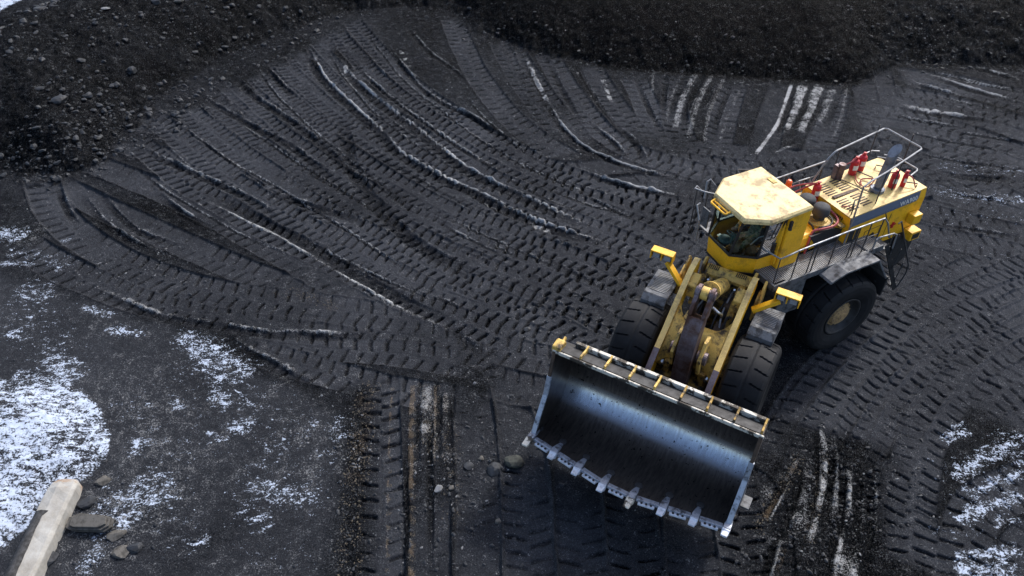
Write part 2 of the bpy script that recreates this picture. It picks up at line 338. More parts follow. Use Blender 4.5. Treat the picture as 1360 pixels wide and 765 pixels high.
family([(1110,195),(1240,238),(1400,290)], [(1060,260),(1230,330),(1400,345)], wear=.6, tone=.56)
family([(1030,620),(1060,560),(1110,500),(1170,440),(1270,385),(1400,335)], [(1245,800),(1236,690),(1246,600),(1275,540),(1330,480),(1410,430)], wear=.30, slit=.09, tone=.64, pitch=.36, ws=.85)
family([(1060,590),(1100,520),(1150,465),(1220,410),(1300,365),(1400,325)], [(1235,800),(1228,690),(1238,610),(1262,550),(1315,495),(1400,450)], wear=.2, slit=.08, tone=.6, pitch=.40, ws=.8, patchy=-1)
family([(1275,560),(1300,520),(1340,490),(1400,460)], [(1340,600),(1350,580),(1370,560),(1410,540)], n=2, wear=.5)
family([(1245,800),(1255,700),(1290,640),(1400,600)], [(1400,860),(1400,790),(1400,760),(1420,740)], wear=.7, tone=.6)
family([(640,430),(700,455),(800,470),(900,480)], [(620,520),(690,540),(800,560),(900,580)], wear=.2, tone=.5, slit=.09)
family([(660,560),(668,650),(676,820)], [(960,520),(1000,640),(1030,820)], wear=.35, tone=.46, slit=.09, ws=.85, dark=.6, pitch=.38)
family([(484,505),(486,600),(484,820)], [(540,500),(540,600),(543,820)], n=1, wear=.15, tone=.58)
family([(556,640),(552,700),(548,820)], [(588,640),(590,700),(592,820)], n=1, wear=.7, tone=.42)
family([(600,500),(612,600),(612,820)], [(655,500),(668,600),(672,820)], n=1, wear=.8, tone=.36, slit=.04)
# -- ruts with pale crests
g = groove
g([(170,190),(204,206),(272,236),(340,268),(380,300)], w=.3, dust=.45)
g([(200,250),(240,282),(292,310)], w=.35, dust=.5)
g([(258,250),(310,273),(364,298),(412,326),(460,355),(501,376),(562,410),(640,437)], w=.5, depth=.16, dust=.62, crest_w=.09, side=-1)
g([(340,250),(400,268),(460,287),(494,303)], w=.35, dust=.5)
g([(455,150),(466,220),(500,272),(559,325),(654,379)], w=.55, depth=.14, dust=.15)
g([(401,55),(425,100),(450,128),(490,165),(532,206),(590,238),(634,258),(688,286),(756,312),(834,334)], w=.42, depth=.15, dust=.9, crest_w=.07)
g([(440,78),(480,118),(518,150),(552,175),(620,226),(695,264),(739,284),(804,313)], w=.42, depth=.14, dust=.8, crest_w=.07)
g([(467,78),(494,109),(535,143),(562,163),(613,197),(680,238)], w=.2, depth=.08, dust=.6, crest_w=.05)
g([(508,55),(552,109),(586,136),(627,156),(671,187),(700,205)], w=.25, depth=.1, dust=.5, crest_w=.05)
g([(531,25),(565,65),(600,92),(634,126)], w=.25, depth=.1, dust=.45, crest_w=.05)
g([(690,66),(715,119),(742,165),(776,197),(824,217),(880,233),(930,243)], w=.25, depth=.1, dust=.75, crest_w=.06)
g([(756,221),(800,238),(860,252),(930,270)], w=.25, depth=.1, dust=.85, crest_w=.07)
g([(780,160),(800,176),(817,190),(834,214)], w=.25, depth=.1, dust=.6, crest_w=.05)
g([(810,160),(844,190),(861,224)], w=.3, depth=.12, dust=.35, crest_w=.05)
g([(350,85),(372,110),(400,135)], w=.3, depth=.1, dust=.3)
g([(300,90),(330,122),(395,168),(450,215),(510,268)], w=.35, depth=.12, dust=.35)
g([(250,120),(330,165),(400,205),(460,255)], w=.3, depth=.1, dust=.3)
g([(102,250),(136,294),(190,330),(248,345)], w=.28, depth=.1, dust=.38)
g([(126,250),(170,298),(211,317),(260,330)], w=.25, depth=.08, dust=.3)
g([(75,240),(90,280),(108,304)], w=.25, depth=.08, dust=.25)
g([(99,381),(150,398),(204,420),(255,430),(340,443),(400,445),(460,446),(535,440)], w=.3, depth=.10, crest=.12, dust=.62, crest_w=.09, side=1)
g([(272,434),(323,468),(365,490),(394,506),(455,532)], w=.35, depth=.12, crest=.12, dust=.55, crest_w=.10, side=1)
g([(590,425),(620,455),(650,475)], w=.3, depth=.1, dust=.3)
for P in ([(484,202),(540,228),(600,262)],[(560,280),(620,315),(700,358)],[(640,318),(704,350)],[(700,330),(760,362),(830,400)],[(480,232),(560,290)],[(620,255),(700,300)],[(390,220),(470,262)],[(640,215),(720,262),(800,290)],[(760,250),(860,300)],[(505,150),(560,192)],[(572,390),(620,412)]):
    g(P, w=.14, depth=.05, crest=.03, dust=.5, crest_w=.035)
for P in ([(330,75),(372,130),(430,185),(500,240),(560,290)],[(300,150),(370,200),(450,250),(540,310)],[(230,160),(300,210),(380,255),(470,310),(560,370)],[(430,60),(470,120),(520,170),(590,215),(660,255)],[(480,35),(530,100),(590,150),(660,200),(740,240),(820,268)],[(560,270),(640,310),(730,352),(800,385)],[(700,240),(780,270),(860,290)],[(170,215),(240,265),(320,310),(400,345)],[(610,120),(650,165),(700,205),(760,235)],[(380,300),(450,340),(530,378),(600,410)]):
    g(P, w=.12, depth=.06, crest=.03, dust=.6, crest_w=.028)
# far right, running to the edge
g([(1178,138),(1240,150),(1342,163)], w=.35, depth=.12, dust=1.0, crest_w=.17, side=1)
g([(1216,96),(1250,104),(1291,118),(1330,130),(1372,144)], w=.4, depth=.12, dust=.85, crest_w=.10)
g([(1274,86),(1320,98),(1372,115)], w=.35, depth=.12, dust=.7, crest_w=.08)
g([(1200,108),(1240,116),(1290,132)], w=.3, depth=.12, dust=.6, crest_w=.07)
g([(1178,150),(1230,160),(1290,170)], w=.2, depth=.1, dust=.6, crest_w=.05)
g([(1230,225),(1290,235),(1370,240)], w=.4, depth=.12, dust=.2)
for P, d_ in (([(1210,90),(1280,104),(1372,128)],.5),([(1225,122),(1300,140),(1372,158)],.5),([(1240,100),(1300,110),(1372,126)],.6),([(1160,165),(1240,182),(1372,205)],.3),([(1250,170),(1372,190)],.45),([(1230,248),(1300,262),(1372,266)],.5),([(1235,300),(1300,305),(1372,318)],.3),([(1200,200),(1280,214),(1372,226)],.3),([(1290,84),(1372,100)],.7)):
    g(P, w=.18, depth=.09, crest=.04, dust=d_, crest_w=.05)
# pale strips by the heap foot
for P, ww, dd in (([(1052,110),(1038,150),(1030,168),(1002,206)],.16,1),([(1068,112),(1052,150),(1040,175)],.45,.75),([(1090,112),(1072,150),(1060,178)],.45,.7),([(1108,115),(1092,150),(1084,165)],.35,.5),([(1062,190),(1034,200),(1028,206)],.14,.7),
    ([(928,92),(908,128),(896,172)],.26,.48),([(948,96),(928,135),(914,185)],.22,.40),([(962,102),(942,150),(936,190)],.18,.34),([(990,104),(968,150),(955,190)],.14,.28),([(908,93),(892,130),(884,165)],.16,.26),([(1125,112),(1118,150),(1104,190)],.12,.4),([(868,92),(866,130)],.15,.35)):
    band(P, ww, dd, patch=.28)
for P in ([(938,92),(918,130),(905,180)],[(915,92),(898,128),(890,165)],[(975,104),(955,150),(945,190)],[(1118,112),(1104,150),(1090,185)],[(885,95),(880,150)],[(760,75),(790,130),(830,180)],[(725,72),(752,130),(780,175)],[(840,95),(866,150),(890,190)],[(1060,110),(1045,150),(1030,195)],[(1080,112),(1062,155),(1046,200)],[(1100,112),(1082,155),(1068,190)],[(935,96),(912,145)],[(950,103),(928,155)]):
    g(P, w=.28, depth=.14, crest=.03, dust=.3, crest_w=.04)
for P in ([(700,75),(715,110),(735,150)],[(530,65),(545,90)],[(800,100),(812,135)],[(455,75),(462,100)],[(700,292),(720,300),(742,308)]):
    band(P, .22, .7, patch=.9)
# bottom middle: brown and pale strips
band([(482,500),(477,600),(470,700),(466,800)], .9, .0, brown=.0, tone=.16, lump=.9, sharp=1.3)
band([(488,505),(478,600),(468,660)], .5, 0, brown=.34, patch=1, lump=.9)
for P, ww, dd, bb in (([(521,500),(516,607),(513,800)],.07,.25,.6),([(549,500),(546,600),(546,800)],.16,.2,.6),([(566,505),(566,600)],.38,.55,.35),([(579,500),(576,625)],.10,.4,.5),([(594,505),(588,590)],.18,.35,.4),([(610,500),(608,575)],.10,.45,.3),([(598,575),(600,640)],.3,.15,.35)):
    band(P, ww, dd, brown=bb, patch=.75)
for P in ([(541,560),(540,690),(539,800)],[(557,500),(556,640)],[(573,500),(572,800)],[(585,500),(583,620)],[(601,500),(598,600)]):
    g(P, w=.16, depth=.10, crest=.03, dust=.1, crest_w=.03)
# bottom right: black rubble with pale strips beneath the front axle
band([(1090,560),(1070,660),(1050,800)], 2.3, 0, tone=.16, lump=.5, depth=.04, sharp=1.1)
band([(1135,570),(1140,660),(1135,800)], 1.2, 0, tone=.12, lump=.8, depth=.04, sharp=1.1)
for P, ww, dd, bb in (([(1090,560),(1098,610),(1091,658),(1074,730)],.16,.75,.15),([(1128,610),(1130,658),(1118,715),(1104,790)],.13,.75,0),([(1066,600),(1035,655),(1003,708)],.14,.35,.55),([(1078,612),(1074,650),(1062,705)],.38,.55,.1),([(1110,620),(1108,650),(1100,705)],.36,.5,0),([(1139,715),(1130,740),(1122,800)],.42,.65,0),([(1030,640),(1010,675)],.35,.35,0),([(1085,580),(1080,600)],.3,.4,.2),([(1050,700),(1020,800)],.2,.1,.35),([(1146,660),(1144,690)],.3,.3,0)):
    band(P, ww, dd, brown=bb, patch=.42, depth=-.05)
for P in ([(1100,560),(1108,612),(1101,660),(1084,735)],[(1080,565),(1086,612),(1080,655),(1060,730)],[(1120,600),(1121,660),(1098,745),(1090,800)],[(1139,600),(1142,660),(1126,740),(1114,800)],[(1064,610),(1058,650),(1036,720)],[(1048,620),(1030,660),(1002,712)],[(1155,600),(1158,670),(1146,800)],[(1040,690),(1018,760),(1010,800)]):
    g(P, w=.20, depth=.14, crest=.05, dust=.5, crest_w=.04, tone=.0)
# pale stains
for P, ww, dd in (([(235,372),(262,372)],.9,.22),([(130,480),(180,500)],2.0,.16),([(340,520),(372,535)],1.2,.30),([(350,560),(440,580)],1.4,.20),([(380,630),(440,620)],1.1,.28),([(20,310),(70,315)],1.0,.25),([(450,480),(500,490)],1.0,.16),([(560,500),(640,495)],.8,.1),([(1060,495),(1120,480)],2.0,.05)):
    band(P, ww, dd, patch=.35, sharp=.9)
band([(350,380),(420,400),(470,410)], .5, .0, brown=.35, patch=1)
# -- snow: how much of it lies where (the crisp edge comes from the material)
sn = lambda P, ww, d: band(P, ww*1.35, 0, snow=min(d+.01,.55)-(.035 if ww > 1.5 else 0), sharp=1.1)
blob = sdist([G(-200,500),G(0,500),G(60,508),G(110,522),G(138,545),G(152,578),G(147,610),G(125,640),G(105,650),G(70,680),G(0,735),G(-200,800)])
bq = smooth(-.12,.15,blob+Nmid*.12)
Snow = np.maximum(Snow, bq*(.60+.07*Nmid+.12*Nfine)); Hh += smooth(0,1.4,blob)*.30+bq*(.03*Nfine+.02); Lump = np.maximum(Lump, bq*.6)
for P, ww, d in (([(150,520),(230,600),(300,560)],1.6,.40),([(220,470),(330,540),(420,600)],2.6,.40),([(300,620),(380,640),(450,680)],2.6,.41),([(20,400),(60,450),(60,490)],2.2,.42),([(170,640),(230,690),(240,760)],1.6,.40),([(300,700),(360,740),(440,720)],1.6,.36),([(0,330),(60,340),(100,360)],1.2,.42),([(1240,600),(1320,650),(1375,700)],2.6,.40),([(-20,308),(20,312),(38,322)],.9,.74),([(75,312),(105,318)],.5,.58),([(-20,352),(30,350),(58,352)],.35,.74),([(0,392),(45,392),(90,385)],1.6,.50),([(0,372),(30,362)],.3,.6),
    ([(95,407),(130,414),(165,422)],.38,.74),([(130,434),(160,440),(205,446)],.45,.74),([(-10,448),(50,440)],.5,.55),([(0,445),(50,455)],.35,.65),([(55,470),(80,490),(115,515)],1.2,.62),
    ([(140,434),(165,443),(208,444)],.25,.68),([(215,448),(260,455),(300,480),(340,510)],1.0,.52),([(240,450),(280,490),(300,520)],.7,.55),([(245,480),(290,500)],.6,.5),
    ([(265,515),(290,530),(320,547)],.6,.55),([(300,508),(350,550)],.12,.66),([(262,565),(285,580),(312,592)],.25,.66),([(225,520),(250,560)],.5,.48),([(310,545),(325,590)],.8,.55),
    ([(330,595),(400,600)],1.0,.45),([(320,630),(370,660),(440,650)],1.0,.50),([(300,670),(340,690),(370,715)],.8,.47),([(240,745),(280,710),(300,695)],.3,.54),([(390,560),(440,570)],1.0,.45),
    ([(170,575),(200,610)],.8,.52),([(140,610),(165,625)],.6,.55),([(150,650),(200,660),(190,690)],1.5,.60),([(100,700),(150,690),(180,720)],2.0,.60),([(90,740),(150,750)],1.3,.54),([(205,650),(228,648)],.3,.66),([(160,740),(185,730)],.35,.66),
    ([(0,500),(60,505),(120,540)],.5,.70),([(215,612),(222,640)],.4,.48),([(395,610),(470,590)],1.2,.38),([(440,540),(460,600)],.8,.44),
    ([(1245,590),(1275,570),(1300,560)],.5,.58),([(1258,645),(1300,612),(1375,572)],.6,.60),([(1250,600),(1262,640)],.5,.5),([(1270,660),(1320,640),(1375,625)],.5,.50),([(1300,680),(1340,690),(1345,665)],.6,.55),([(1245,680),(1250,730)],.4,.46),([(1250,755),(1300,757),(1380,770)],.9,.60),([(1320,640),(1375,618)],.10,.74),([(1240,700),(1300,720),(1375,740)],1.2,.36),([(1300,600),(1375,600)],1.4,.46),([(1260,700),(1310,670),(1375,650)],.5,.58),([(1250,740),(1320,735),(1375,720)],.5,.58),([(1290,620),(1340,600),(1375,590)],.4,.58),([(1235,625),(1250,600)],.5,.5),
    ([(1230,215),(1300,225),(1375,225)],1.3,.38),([(1225,250),(1300,262),(1375,262)],1.2,.42),([(1290,262),(1375,266)],.3,.52),([(1230,285),(1375,290)],1.5,.33),([(1290,335),(1375,345)],1.2,.32),([(1340,90),(1375,95)],.8,.4),([(1205,25),(1230,60),(1260,78)],1.4,.36),
    ([(960,185),(975,190)],.4,.5),([(540,590),(545,620)],.3,.3),([(30,470),(0,478)],.5,.5)):
    sn(P, ww, d)
# -- heaps
foot = [G(-100,222),G(0,226),G(60,233),G(110,226),G(148,202),G(168,168),G(210,128),G(280,84),G(375,42),G(450,17),G(540,8),G(600,12),G(650,46),G(700,66),G(800,88),G(890,97),G(1000,104),G(1130,113),G(1160,104),G(1192,84),G(1400,90),(80,36),(80,90),(-6,90),(-17,50),(-23.5,41),(-28,36.5),(-34,33)]
hd = sdist(foot); wob = hd+Nmid*.25+Nfine*.12
up = np.clip(wob,0,None); Hp = 3.4+Nlow*.6
hz = Hp*(1-np.exp(-up*.72/Hp)); on = smooth(-.5,.3,wob+Nmid*.5+Nfine*.35)
rn = fbm(.3, 71, 3, .7)
Hh = Hh*(1-on)+(Nlow*.1)*on+hz+on*(.05*rn+.10*Nmid+.045*Nfine)+np.exp(-((wob+.05)/.25)**2)*.05*(Nfine+.5)
Tone = Tone*(1-on)+(.10+.14*Nmid)*on; Dust *= 1-on; Brown *= 1-on; Snow *= (1-on*.7); Lump = np.maximum(Lump, on*.9)
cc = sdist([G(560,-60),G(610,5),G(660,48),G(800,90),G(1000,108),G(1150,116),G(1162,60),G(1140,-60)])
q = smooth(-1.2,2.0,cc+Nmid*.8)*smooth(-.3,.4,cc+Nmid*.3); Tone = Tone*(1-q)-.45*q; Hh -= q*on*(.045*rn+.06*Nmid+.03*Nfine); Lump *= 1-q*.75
far = sdist([(-26.5,60),(-26.0,44),(-28,37.5),(-40,34),(-60,34),(-60,60)]); q = smooth(0,.6,far)*(1-on); Snow = np.maximum(Snow,q*.66)
# loose lumps and grit everywhere, more on heaps and rubble
Hh += Lump*(.030*np.clip(fbm(.22,91,2),-.1,1)+.045*np.clip(fbm(.42,95,2),0,1))
Hh += .006*vnoise(.08,93)+.008*vnoise(.15,97)*(.4+Lump)
def ZH(x, y):
    i = min(max(int((x-X0)/RES),0),NX-1); j = min(max(int((y-Y0)/RES),0),NY-1); return float(Hh[j,i])
# -- mesh of the yard
TH0, TH1, NR, NC = math.atan(6.2/CAM_H), math.atan(56/CAM_H), 1120, 1500
ys = np.r_[[-300,-60,-10,2], CAM_H*np.tan(np.linspace(TH0,TH1,NR)), [58.9,75,130,300,700]]
ss = np.r_[[-30,-8,-3,-1.6], np.linspace(-1.12,1.12,NC), [1.6,3,8,30]]
half = .70*np.hypot(np.clip(ys,6,58),CAM_H)
XX = half[:,None]*ss[None,:]; YY = np.repeat(ys[:,None],len(ss),1)
def samp(F):
    u = np.clip((XX-X0)/RES,0,NX-1.01); v = np.clip((YY-Y0)/RES,0,NY-1.01); i = u.astype(int); j = v.astype(int); fx = u-i; fy = v-j
    return (F[j,i]*(1-fx)*(1-fy)+F[j,i+1]*fx*(1-fy)+F[j+1,i]*(1-fx)*fy+F[j+1,i+1]*fx*fy)
ZZ = samp(Hh); nr, nc = XX.shape
me = bpy.data.meshes.new('coal_yard_ground'); me.vertices.add(nr*nc)
me.vertices.foreach_set('co', np.stack([XX,YY,ZZ],-1).astype(np.float32).ravel())
ii = (np.arange(nr-1)[:,None]*nc+np.arange(nc-1)[None,:]).ravel(); q4 = np.stack([ii,ii+1,ii+nc+1,ii+nc],-1).astype(np.int32)
me.loops.add(q4.size); me.loops.foreach_set('vertex_index', q4.ravel()); me.polygons.add(len(q4)); me.polygons.foreach_set('loop_start', (np.arange(len(q4))*4).astype(np.int32))
me.polygons.foreach_set('use_smooth', np.ones(len(q4),bool)); me.update(calc_edges=True)
ca = me.color_attributes.new('cover','FLOAT_COLOR','POINT')
ca.data.foreach_set('color', np.stack([samp(Snow),samp(Dust),samp(Brown),samp(Tone)],-1).astype(np.float32).ravel())
ground = bpy.data.objects.new('ground', me); COL.objects.link(ground); tag(ground, 'black coal yard with tyre tracks, heaps and patches of thin snow', 'ground', kind='structure')
m, t, b = mat('packed_coal'); at = N(t, 'ShaderNodeAttribute', attribute_name='cover'); sp = N(t, 'ShaderNodeSeparateColor'); t.links.new(at.outputs['Color'], sp.inputs[0])
tone = at.outputs['Alpha']; nA = noise(t, 3.5, 6, .7); nB = noise(t, 26, 4, .7); nC = noise(t, 60, 2, .6)
def mth(op, a_, b_, c_=None):
    n = N(t, 'ShaderNodeMath', operation=op)
    for i, v in enumerate((a_,b_,c_)):
        if v is None: continue
        if isinstance(v,(int,float)): n.inputs[i].default_value = v
        else: t.links.new(v, n.inputs[i])
    return n.outputs[0]
tn = mth('ADD', tone, mth('MULTIPLY', mth('SUBTRACT', nB, .5), 1.3)); tn = mth('ADD', tn, mth('MULTIPLY', mth('SUBTRACT', nA, .5), .6))
nD = noise(t, 95, 3, .8); tn = mth('ADD', tn, mth('MULTIPLY', mth('SUBTRACT', nD, .5), .55))
c = ramp(t, tn, .08, 1.05, (.0010,.0012,.0017,1), (.038,.041,.048,1))
c = mix(t, mth('MULTIPLY', ramp(t, nC, .64, .70), .5), c, (.075,.08,.09))  # pale specks: coal glints painted into the base colour
c = mix(t, ramp(t, mth('ADD', mth('MULTIPLY', sp.outputs[1], .9), mth('MULTIPLY', mth('ADD', mth('MULTIPLY', mth('SUBTRACT', nB, .5), 1.5), mth('SUBTRACT', nA, .5)), 1.3)), .25, .80), c, (.29,.295,.30))
c = mix(t, ramp(t, mth('ADD', sp.outputs[2], mth('MULTIPLY', mth('SUBTRACT', nB, .5), 1.2)), .35, 1.1), c, (.13,.095,.06))
tcs = N(t,'ShaderNodeTexCoord'); mps = N(t,'ShaderNodeMapping'); mps.inputs['Rotation'].default_value = (0,0,R(-38)); mps.inputs['Scale'].default_value = (.7,1.3,1); t.links.new(tcs.outputs['Object'],mps.inputs[0])
nS = noise(t, 5.0, 6, .75, mps.outputs[0], dist=.5); nS2 = noise(t, 19, 5, .8)
sv = mth('ADD', sp.outputs[0], mth('ADD', mth('MULTIPLY', mth('SUBTRACT', nS, .5), 1.3), mth('MULTIPLY', mth('SUBTRACT', nS2, .5), 1.25)))
snow = ramp(t, sv, .545, .61); c = mix(t, snow, c, (.43,.49,.60)); t.links.new(c, b.inputs['Base Color'])
rr = ramp(t, nB, .3, .75, (.50,.50,.50,1), (.80,.80,.80,1)); t.links.new(rr, b.inputs['Roughness']); gl_ = ramp(t, nC, .60, .68); t.links.new(mth('MULTIPLY', gl_, .45), b.inputs['Specular IOR Level'])
hs = mth('ADD', mth('MULTIPLY', nB, .6), mth('ADD', mth('MULTIPLY', mth('ADD', nC, nD), .3), mth('MULTIPLY', snow, .5))); bump(t, b, hs, .8, .04)
me.materials.append(m)
# ------------------------------------------------------------------ rocks
def rock_mesh(r, flat=.6, n=1, seed=0, elong=1.0):
    rr_ = random.Random(seed); bm = bmesh.new(); bmesh.ops.create_icosphere(bm, subdivisions=n, radius=1)
    pl = [Vector((rr_.gauss(0,1),rr_.gauss(0,1),rr_.gauss(0,1))).normalized() for _ in range(7)]; of = [rr_.uniform(.5,.85) for _ in pl]
    for v in bm.verts:
        for p, o_ in zip(pl, of):
            d = v.co.dot(p)
            if d > o_: v.co -= p*(d-o_)
        v.co = Vector((v.co.x*r*elong, v.co.y*r, v.co.z*r*flat))
    return bm
coalrock = worn('coal_rock', (.017,.020,.026), (.005,.006,.008), .45, .65, .6, 0, 6, spots=False)
greyrock = worn('grey_shale_rock', (.085,.08,.072), (.025,.023,.02), .45, .65, .8, 0, 6, spots=False)
brights = worn('pale_rock', (.16,.165,.175), (.10,.10,.10), .45, .65, .7, 0, 6, spots=False)
protos = []
for k in range(8):
    bm = rock_mesh(1, random.Random(k).uniform(.5,.8), 1, k, random.Random(k+50).uniform(1,1.6)); bm.verts.ensure_lookup_table()
    protos.append((np.array([v.co[:] for v in bm.verts]), np.array([[v.index for v in f.verts] for f in bm.faces]))); bm.free()
def scatter(name, label, m_, spots, seed):
    r = random.Random(seed); V = []; Fc = []; k0 = 0
    for (px, py, rad, n, smin, smax) in spots:
        cx_, cy_ = G(px,py,0)
        for _ in range(n):
            a_ = r.uniform(0,6.283); d_ = rad*math.sqrt(r.random()); x = cx_+math.cos(a_)*d_; y = cy_+math.sin(a_)*d_*1.0
            s_ = smin*(smax/smin)**(r.random()**2.2); v, f = protos[r.randrange(8)]; q_ = Matrix.Rotation(r.uniform(0,6.28),3,'Z')@Matrix.Rotation(r.uniform(-.5,.5),3,'X')
            V.append(v@np.array(q_).T*s_+np.array([x,y,ZH(x,y)+s_*.2])); Fc.append(f+k0); k0 += len(v)
    V = np.concatenate(V); Fc = np.concatenate(Fc); me_ = bpy.data.meshes.new(name); me_.from_pydata(V.tolist(), [], Fc.tolist()); me_.materials.append(m_)
    o = bpy.data.objects.new(name, me_); COL.objects.link(o); return tag(o, label, 'rubble', kind='stuff')
sp_ = [(x_, y_, 1.6, 70, .025, .17) for x_, y_ in ((90,60),(150,90),(230,75),(200,40),(300,50),(340,20),(150,140),(110,170),(60,120),(260,110),(200,170),(240,140),(160,180),(130,200),(60,215),(90,222),(30,222),(420,15),(280,20),(330,70),(400,40),(60,40),(100,20))]
sp_ += [(x_, y_, 1.8, 45, .02, .10) for x_, y_ in ((500,5),(560,8),(640,35),(700,60),(760,75),(820,88),(880,95),(950,98),(1020,102),(1080,106),(1140,108),(1160,60),(1190,70),(1220,50),(1260,60),(1300,70),(1340,60),(1200,20),(1260,20),(1330,20),(1180,40),(1210,75),(1250,80))]
sp_ += [(x_, y_, 1.5, 60, .015, .06) for x_, y_ in ((640,600),(650,640),(650,690),(620,720),(600,650),(680,660),(660,580),(640,750),(700,480),(720,440),(760,430),(160,345),(200,352),(240,360),(480,560),(470,620),(468,690),(470,750),(1080,600),(1060,660),(1050,720),(1120,600),(1150,640),(1150,700),(1120,750),(1060,760),(1160,580),(1140,540),(1000,560),(860,245),(800,210),(780,180),(740,190))]
sp_ += [(x_, y_, 1.2, 40, .012, .06) for x_, y_ in ((120,650),(140,700),(170,700),(100,720),(110,755),(160,750),(190,720),(150,660),(180,660))]
sp_ += [(random.uniform(-20,1380), random.uniform(60,760), 3, 22, .010, .035) for _ in range(90)]
scatter('coal_rubble', 'loose black coal lumps strewn over the heaps and tracks', coalrock, sp_, 5)
scatter('pale_gravel', 'small pale stone chips scattered among the coal', brights, [(x_,y_,r_,n_,.010,.040) for x_,y_,r_,n_ in ((130,60,3,40),(250,60,3,40),(700,120,4,40),(640,150,4,30),(1200,40,2,40),(1230,65,1.2,50),(1240,80,.8,30),(1300,30,4,60),(900,50,6,80),(700,30,4,40),(460,560,1.5,50),(480,600,.6,60),(620,680,2,70),(560,620,.8,60),(1300,230,4,70),(1300,300,4,60),(1150,620,2,60),(1060,680,2,60),(780,200,2,60),(100,300,3,40),(160,350,1.5,60),(950,190,2,40),(640,560,2,50),(740,460,1.5,30))]+[(random.uniform(0,1360),random.uniform(80,760),3,9,.008,.022) for _ in range(60)], 6)
def rock(px, py, r_, label, seed, m_=coalrock, flat=.6, el=1.3, rz=0, cat='rock', group=None):
    bm = rock_mesh(r_, flat, 2, seed, el); me_ = bpy.data.meshes.new('rock'); bm.to_mesh(me_); bm.free(); me_.materials.append(m_)
    o = bpy.data.objects.new('rock', me_); COL.objects.link(o); x, y = G(px,py,r_*flat*.4); o.location = (x,y,ZH(x,y)+r_*flat*.35); o.rotation_euler = (0,0,rz); tag(o,label,cat,group); return o
RK = 'single rocks lying in the yard'
rock(682,611,.24,'greenish grey angular rock, the largest near the bucket corner',301,worn('green_grey_rock',(.035,.038,.03),(.012,.012,.012),.45,.65,.7,0,6,spots=False),.6,1.25,.2,group=RK)
rock(656,622,.22,'half buried black rock just left of the greenish one by the bucket corner',302,coalrock,.5,1.1,1.0,group=RK)
rock(623,617,.13,'low dark lump left of the half buried rock near the bucket corner',303,coalrock,.4,1.3,.5,group=RK)
rock(582,648,.11,'pale grey wedge shaped stone beside the brown strip at bottom centre',304,brights,.5,1.3,1.0,group=RK)
rock(600,648,.07,'small grey stone right of the pale wedge at bottom centre',305,greyrock,.6,1.3,.6,group=RK)
rock(639,607,.08,'small grey stone behind the half buried rock near the bucket',306,greyrock,.6,1.1,.2,group=RK)
rock(661,690,.09,'small grey stone lying alone below the rocks by the bucket',307,greyrock,.6,1.1,.2,group=RK)
rock(701,436,.10,'dark stone on the churned tracks left of the front tyre',308,coalrock,.5,1.4,.3,group=RK)
rock(136,640,.17,'flat grey stone between the snow mound and the tip of the beam',309,greyrock,.4,1.4,.5,group=RK)
rock(155,712,.19,'grey brown slab of rock right of the long flat rock in the snow',310,greyrock,.4,1.4,.5,group=RK)
rock(160,735,.20,'flat grey slab lowest in the snowy rubble beside the beam',311,greyrock,.4,1.1,.9,group=RK)
rock(178,728,.18,'dark round rock with snow at its foot, rightmost in the rubble',312,coalrock,.6,1.1,.2,group=RK)
rock(116,668,.20,'broken dark rock at the right side of the beam tip',313,coalrock,.6,1.2,.8,group=RK)
rock(66,742,.18,'upright dark slab leaning along the right edge of the beam',314,coalrock,.6,1.6,1.2,group=RK)
rock(250,48,.20,'pale streaked rock on the upper left heap',315,greyrock,.5,1.5,.1,group=RK)
rock(222,52,.24,'bluish dark boulder near the crest of the upper left heap',316,coalrock,.7,1.1,.4,group=RK)
rock(78,72,.24,'large dark boulder on the left shoulder of the upper left heap',317,coalrock,.6,1.4,.1,group=RK)
rock(160,68,.15,'pale chip of rock in the middle of the upper left heap',318,brights,.3,1.6,.2,group=RK)
rock(184,118,.22,'round boulder on the lower slope of the upper left heap',319,coalrock,.8,1.1,.2,group=RK)
rock(95,170,.28,'dark boulder on the left ridge above the dark slope',320,coalrock,.6,1.3,.6,group=RK)
brn = worn('brown_grit', (.085,.068,.047), (.03,.025,.019), .45, .65, .8, 0, 6, spots=False)
def along(P, k, r_, n, a_, b_): return [(P[0][0]+(P[1][0]-P[0][0])*(i+.5)/k, P[0][1]+(P[1][1]-P[0][1])*(i+.5)/k, r_, n, a_, b_) for i in range(k)]
scatter('brown_gravel', 'brown and tan grit lying in the ruts at bottom centre', brn, along([(490,505),(472,640)],9,.35,60,.008,.030)+along([(468,640),(462,765)],8,.35,30,.008,.034)+along([(549,505),(547,765)],16,.09,40,.006,.018)+along([(565,505),(566,600)],7,.25,50,.006,.018)+along([(521,505),(514,765)],14,.06,24,.006,.016)+along([(580,505),(576,620)],7,.12,35,.006,.018)+along([(598,560),(603,700)],8,.3,35,.007,.022)+along([(1066,600),(1005,705)],8,.2,40,.007,.025)+along([(1098,600),(1075,720)],8,.15,30,.007,.02)+along([(380,385),(450,405)],5,.25,35,.008,.022), 8)
# long flat rock, layered
t_ = MB()
for k, (x0_, x1_, w_) in enumerate(((-.50,.50,.17),(-.46,.54,.19),(-.55,.48,.18),(-.44,.42,.14))):
    t_.prism([(x0_,-w_),(x0_+.12,-w_-.03),(x1_-.15,-w_-.01),(x1_,-w_*.4),(x1_-.04,w_*.7),(x1_-.25,w_),(x0_+.2,w_+.02),(x0_-.03,w_*.5)],'z',k*.062,k*.062+.058)
x_, y_ = G(124,696,.1); fr_ = t_.build('layered_rock', greyrock, bevel=.012); fr_.location = (x_,y_,ZH(x_,y_)+.02); fr_.rotation_euler = (R(8),R(-3),R(-4)); tag(fr_, 'long flat layered grey rock lying in the snowy rubble', 'rock')
